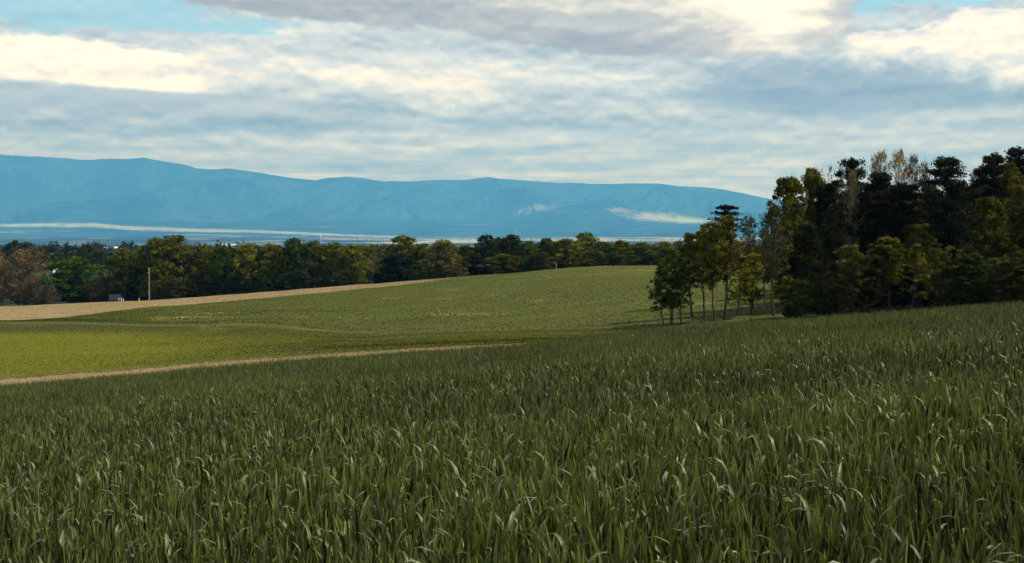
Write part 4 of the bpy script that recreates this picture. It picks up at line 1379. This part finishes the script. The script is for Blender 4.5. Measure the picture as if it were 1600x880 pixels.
def pole(px, top, base, D, r, mat, name, label, cat, cap=None, arm=False, group=None):
    x, y, zt = at(px, top, D)
    zb = float(H(x, y)) + float(relief0(np.array([x]), np.array([y]))[0])
    e = empty(name, (x, y, zb))
    tag(e, label, cat, group)
    h = zt - zb
    k = 7
    P = np.zeros((1, k, 3)); P[0, :, 2] = np.linspace(-0.3, h, k); P[0, :, 0] = np.sin(np.linspace(0, 2, k)) * 0.01 * h
    V, Q = tubes(P, np.linspace(r, r * 0.72, k)[None], 10)
    V = np.concatenate([V, [[P[0, -1, 0], 0, h + r * 0.4]]])
    n = len(V) - 1
    cap_q = [[n - 10 + i, n - 10 + (i + 1) % 10, n, n] for i in range(10)]
    me = quads('shaft', V, Q, mat, True)
    link('shaft', me, e)
    capv = [[P[0, -1, 0] + math.cos(a) * r * 0.8, math.sin(a) * r * 0.8, h + 0.001] for a in np.arange(8) / 8 * 6.283] + [[P[0, -1, 0] + math.cos(a) * r * 0.3, math.sin(a) * r * 0.3, h + r * 0.5] for a in np.arange(8) / 8 * 6.283]
    cq = [[i, (i + 1) % 8, 8 + (i + 1) % 8, 8 + i] for i in range(8)] + [[8, 9, 10, 11], [8, 11, 12, 15], [12, 13, 14, 15]]
    link('cap', quads('cap', capv, cq, cap or M_metal, False), e)
    if arm:
        link('insulator', box_mesh('insulator', -0.05, 0.05, -0.30, -0.1, h - 0.45, h - 0.25, M_white), e)
        link('insulator', box_mesh('insulator', -0.05, 0.05, -0.30, -0.1, h - 1.35, h - 1.15, M_white), e)
    return e


pole(232, 418.5, 470, 316, 0.15, M_wood, 'utility_pole', 'tall pale wooden utility pole at the far edge of the stubble field', 'pole', arm=True)
pole(869, 411, 421, 317, 0.085, M_shedwall2, 'marker_post', 'short white post on the crest right of centre', 'post', cap=M_white)
for (px, top, lab) in [(184.5, 466, 'leftmost of three white fence posts beside the blue grey shed'), (188.4, 465.6, 'middle of three white fence posts beside the blue grey shed'),
                       (191.6, 467.4, 'rightmost and shortest of three white fence posts beside the shed'), (216.5, 466.2, 'lone white post between the shed and the utility pole')]:
    pole(px, top, 472, 319, 0.12, M_white, 'fence_post', lab, 'post', cap=M_white, group='white posts at the field edge')
pole(51.5, 500.5, 504, 196, 0.06, M_white, 'marker_stake', 'thin pale stake where the meadow meets the stubble at the left', 'stake', cap=M_white)


def house(px, base_py, D, wpx, hpx, depth, rz, name, label, wall, roof, gable=0.45, base_z=None, windows=2):
    x, y, z = at(px, base_py, D)
    z = base_z if base_z is not None else float(H(x, y))
    e = empty(name, (x, y, z), rz)
    tag(e, label, 'building')
    w = wpx / F * D / 2; h = hpx / F * D; d = depth / 2
    g = h * gable
    hw = h - g
    V = [(-w, -d, -.5), (w, -d, -.5), (w, d, -.5), (-w, d, -.5), (-w, -d, hw), (w, -d, hw), (w, d, hw), (-w, d, hw), (-w, 0, h), (w, 0, h)]
    Q = [(0, 1, 5, 4), (2, 3, 7, 6)]
    me = bpy.data.meshes.new('wall')
    me.from_pydata(V, [], [(0, 1, 5, 4), (2, 3, 7, 6), (1, 2, 6, 9, 5), (3, 0, 4, 8, 7)])
    me.materials.append(wall)
    link('wall', me, e)
    o = w * 0.08 + .2; th = 0.18
    k = (h - hw) / d
    RV = []
    for sx in (-w - o, w + o):
        RV += [(sx, -d - o, hw - k * o + .02), (sx, 0, h + .02), (sx, d + o, hw - k * o + .02), (sx, d + o, hw - k * o + .02 + th), (sx, 0, h + .02 + th), (sx, -d - o, hw - k * o + .02 + th)]
    RQ = [(0, 1, 7, 6), (1, 2, 8, 7), (2, 3, 9, 8), (3, 4, 10, 9), (4, 5, 11, 10), (5, 0, 6, 11), (0, 5, 4, 1), (1, 4, 3, 2), (6, 7, 10, 11), (7, 8, 9, 10)]
    link('roof', quads('roof', RV, RQ, roof, False), e)
    for i in range(windows):
        cx = -w + 2 * w * (i + 0.5) / windows
        link('window', box_mesh('window', cx - w * .16, cx + w * .16, -d - .04, -d + .02, hw * .35, hw * .75, M_glass), e)
    link('door', box_mesh('door', -w * .07, w * .07, -d - .05, -d + .02, 0, hw * .7, M_metal), e)
    return e


house(178, 468, 333, 15, 13, 4.0, 0.5, 'shed', 'blue grey shed with white gable under the trees behind the far field', M_shedwall, M_slate, 0.55)
house(92, 414, 560, 14, 9, 8, 0.3, 'farmhouse', 'small white farm building with pale roof between distant trees at the left', M_white, M_white, 0.5)
vb = [(163, 6200, 12, 4.0, 'widest of the pale valley buildings left of the large olive brown tree'), (180, 6400, 8, 5.0, 'middle pale valley building left of the large olive brown tree'), (193, 6050, 10, 4.4, 'right pale valley building with tall wall left of the large olive brown tree'),
      (118, 6700, 9, 3.2, 'small pale valley building above the distant trees at the left'), (352, 9600, 9, 3.0, 'leftmost long pale shed in the valley above the hazy gap'), (366, 9800, 14, 2.8, 'longest pale shed in the valley above the hazy gap'),
      (384, 9600, 10, 3.2, 'right pale shed in the valley above the hazy gap'), (318, 9300, 8, 2.4, 'small pale shed in the valley right of the large olive brown tree'), (497, 9300, 7, 3.0, 'small white valley building at the foot of the pale water tower')]
for (px, D, w, h, s) in vb:
    x = (px - 800) / F * D
    house(px, 380, D, w, h + 3, 30, rs.uniform(-.3, .3), 'valley_building', s, M_white, M_white, 0.3, base_z=float(H(x, D)) + (60 if False else 0), windows=3)


def water_tower(px, top, D):
    x, y, zt = at(px, top, D)
    zb = float(H(x, y)); h = zt - zb
    e = empty('water_tower', (x, y, zb))
    tag(e, 'pale water tower standing in the hazy valley left of centre', 'water tower')
    for a in range(4):
        ca, sa = math.cos(a * 1.571 + .78), math.sin(a * 1.571 + .78)
        P = np.array([[[ca * 5, sa * 5, 0], [ca * 4.3, sa * 4.3, h * .35], [ca * 3.6, sa * 3.6, h * .72]]])
        V, Q = tubes(P, [[.9, .85, .8]], 6)
        link('leg', quads('leg', V, Q, M_white), e)
    zs = np.array([.68, .71, .76, .82, .88, .93, .97, 1.0]) * h
    P = np.zeros((1, 8, 3)); P[0, :, 2] = zs
    V, Q = tubes(P, [[.6, 3.2, 4.9, 5.4, 5.4, 4.6, 2.6, .2]], 14)
    link('tank', quads('tank', V, Q, M_white), e)


water_tower(501, 366.5, 8600)
# thin lattice mast in the valley
x, y, zt = at(807, 356, 10500)
zb = float(H(x, y))
e = empty('radio_mast', (x, y, zb)); tag(e, 'thin pale lattice mast rising from the valley right of centre', 'mast')
for a in range(3):
    ca, sa = math.cos(a * 2.09), math.sin(a * 2.09)
    V, Q = tubes(np.array([[[ca * 1.6, sa * 1.6, 0], [ca * 1.3, sa * 1.3, (zt - zb) * .5], [ca * .9, sa * .9, zt - zb]]]), [[.8, .7, .6]], 5)
    link('leg', quads('leg', V, Q, M_white), e)
bV, bQ, off = [], [], 0
for i in range(18):
    z0, z1 = (zt - zb) * i / 18, (zt - zb) * (i + 1) / 18
    a0, a1 = i * 2.09, (i + 1) * 2.09
    V, Q = tubes(np.array([[[math.cos(a0) * 1.3, math.sin(a0) * 1.3, z0], [math.cos(a0) * .2, math.sin(a0) * .2, (z0 + z1) / 2], [math.cos(a1) * 1.3, math.sin(a1) * 1.3, z1]]]), [[.2, .2, .2]], 4)
    bV.append(V); bQ.append(Q + off); off += len(V)
link('bracing', quads('bracing', np.concatenate(bV), np.concatenate(bQ), M_white), e)

# ------------------------------------------------------------------ haze
def haze():
    m = bpy.data.materials.new('haze_air')
    m.use_nodes = True
    t = NT(m.node_tree); t.n.clear()
    v = t.node('ShaderNodeVolumePrincipled')
    v.inputs['Color'].default_value = (0.10, 0.44, 1.0, 1)
    v.inputs['Absorption Color'].default_value = (1, 1, 1, 1)
    v.inputs['Density'].default_value = 0.46e-4
    v.inputs['Anisotropy'].default_value = 0.0
    o_ = t.node('ShaderNodeOutputMaterial')
    t.l.new(v.outputs[0], o_.inputs['Volume'])
    me = box_mesh('haze', -33500, 33500, -900, 38200, -176, 2080, m)
    o = link('haze', me)
    o['kind'] = 'stuff'
    tag(o, 'blue haze filling the valley and veiling the mountains', 'haze')


haze()
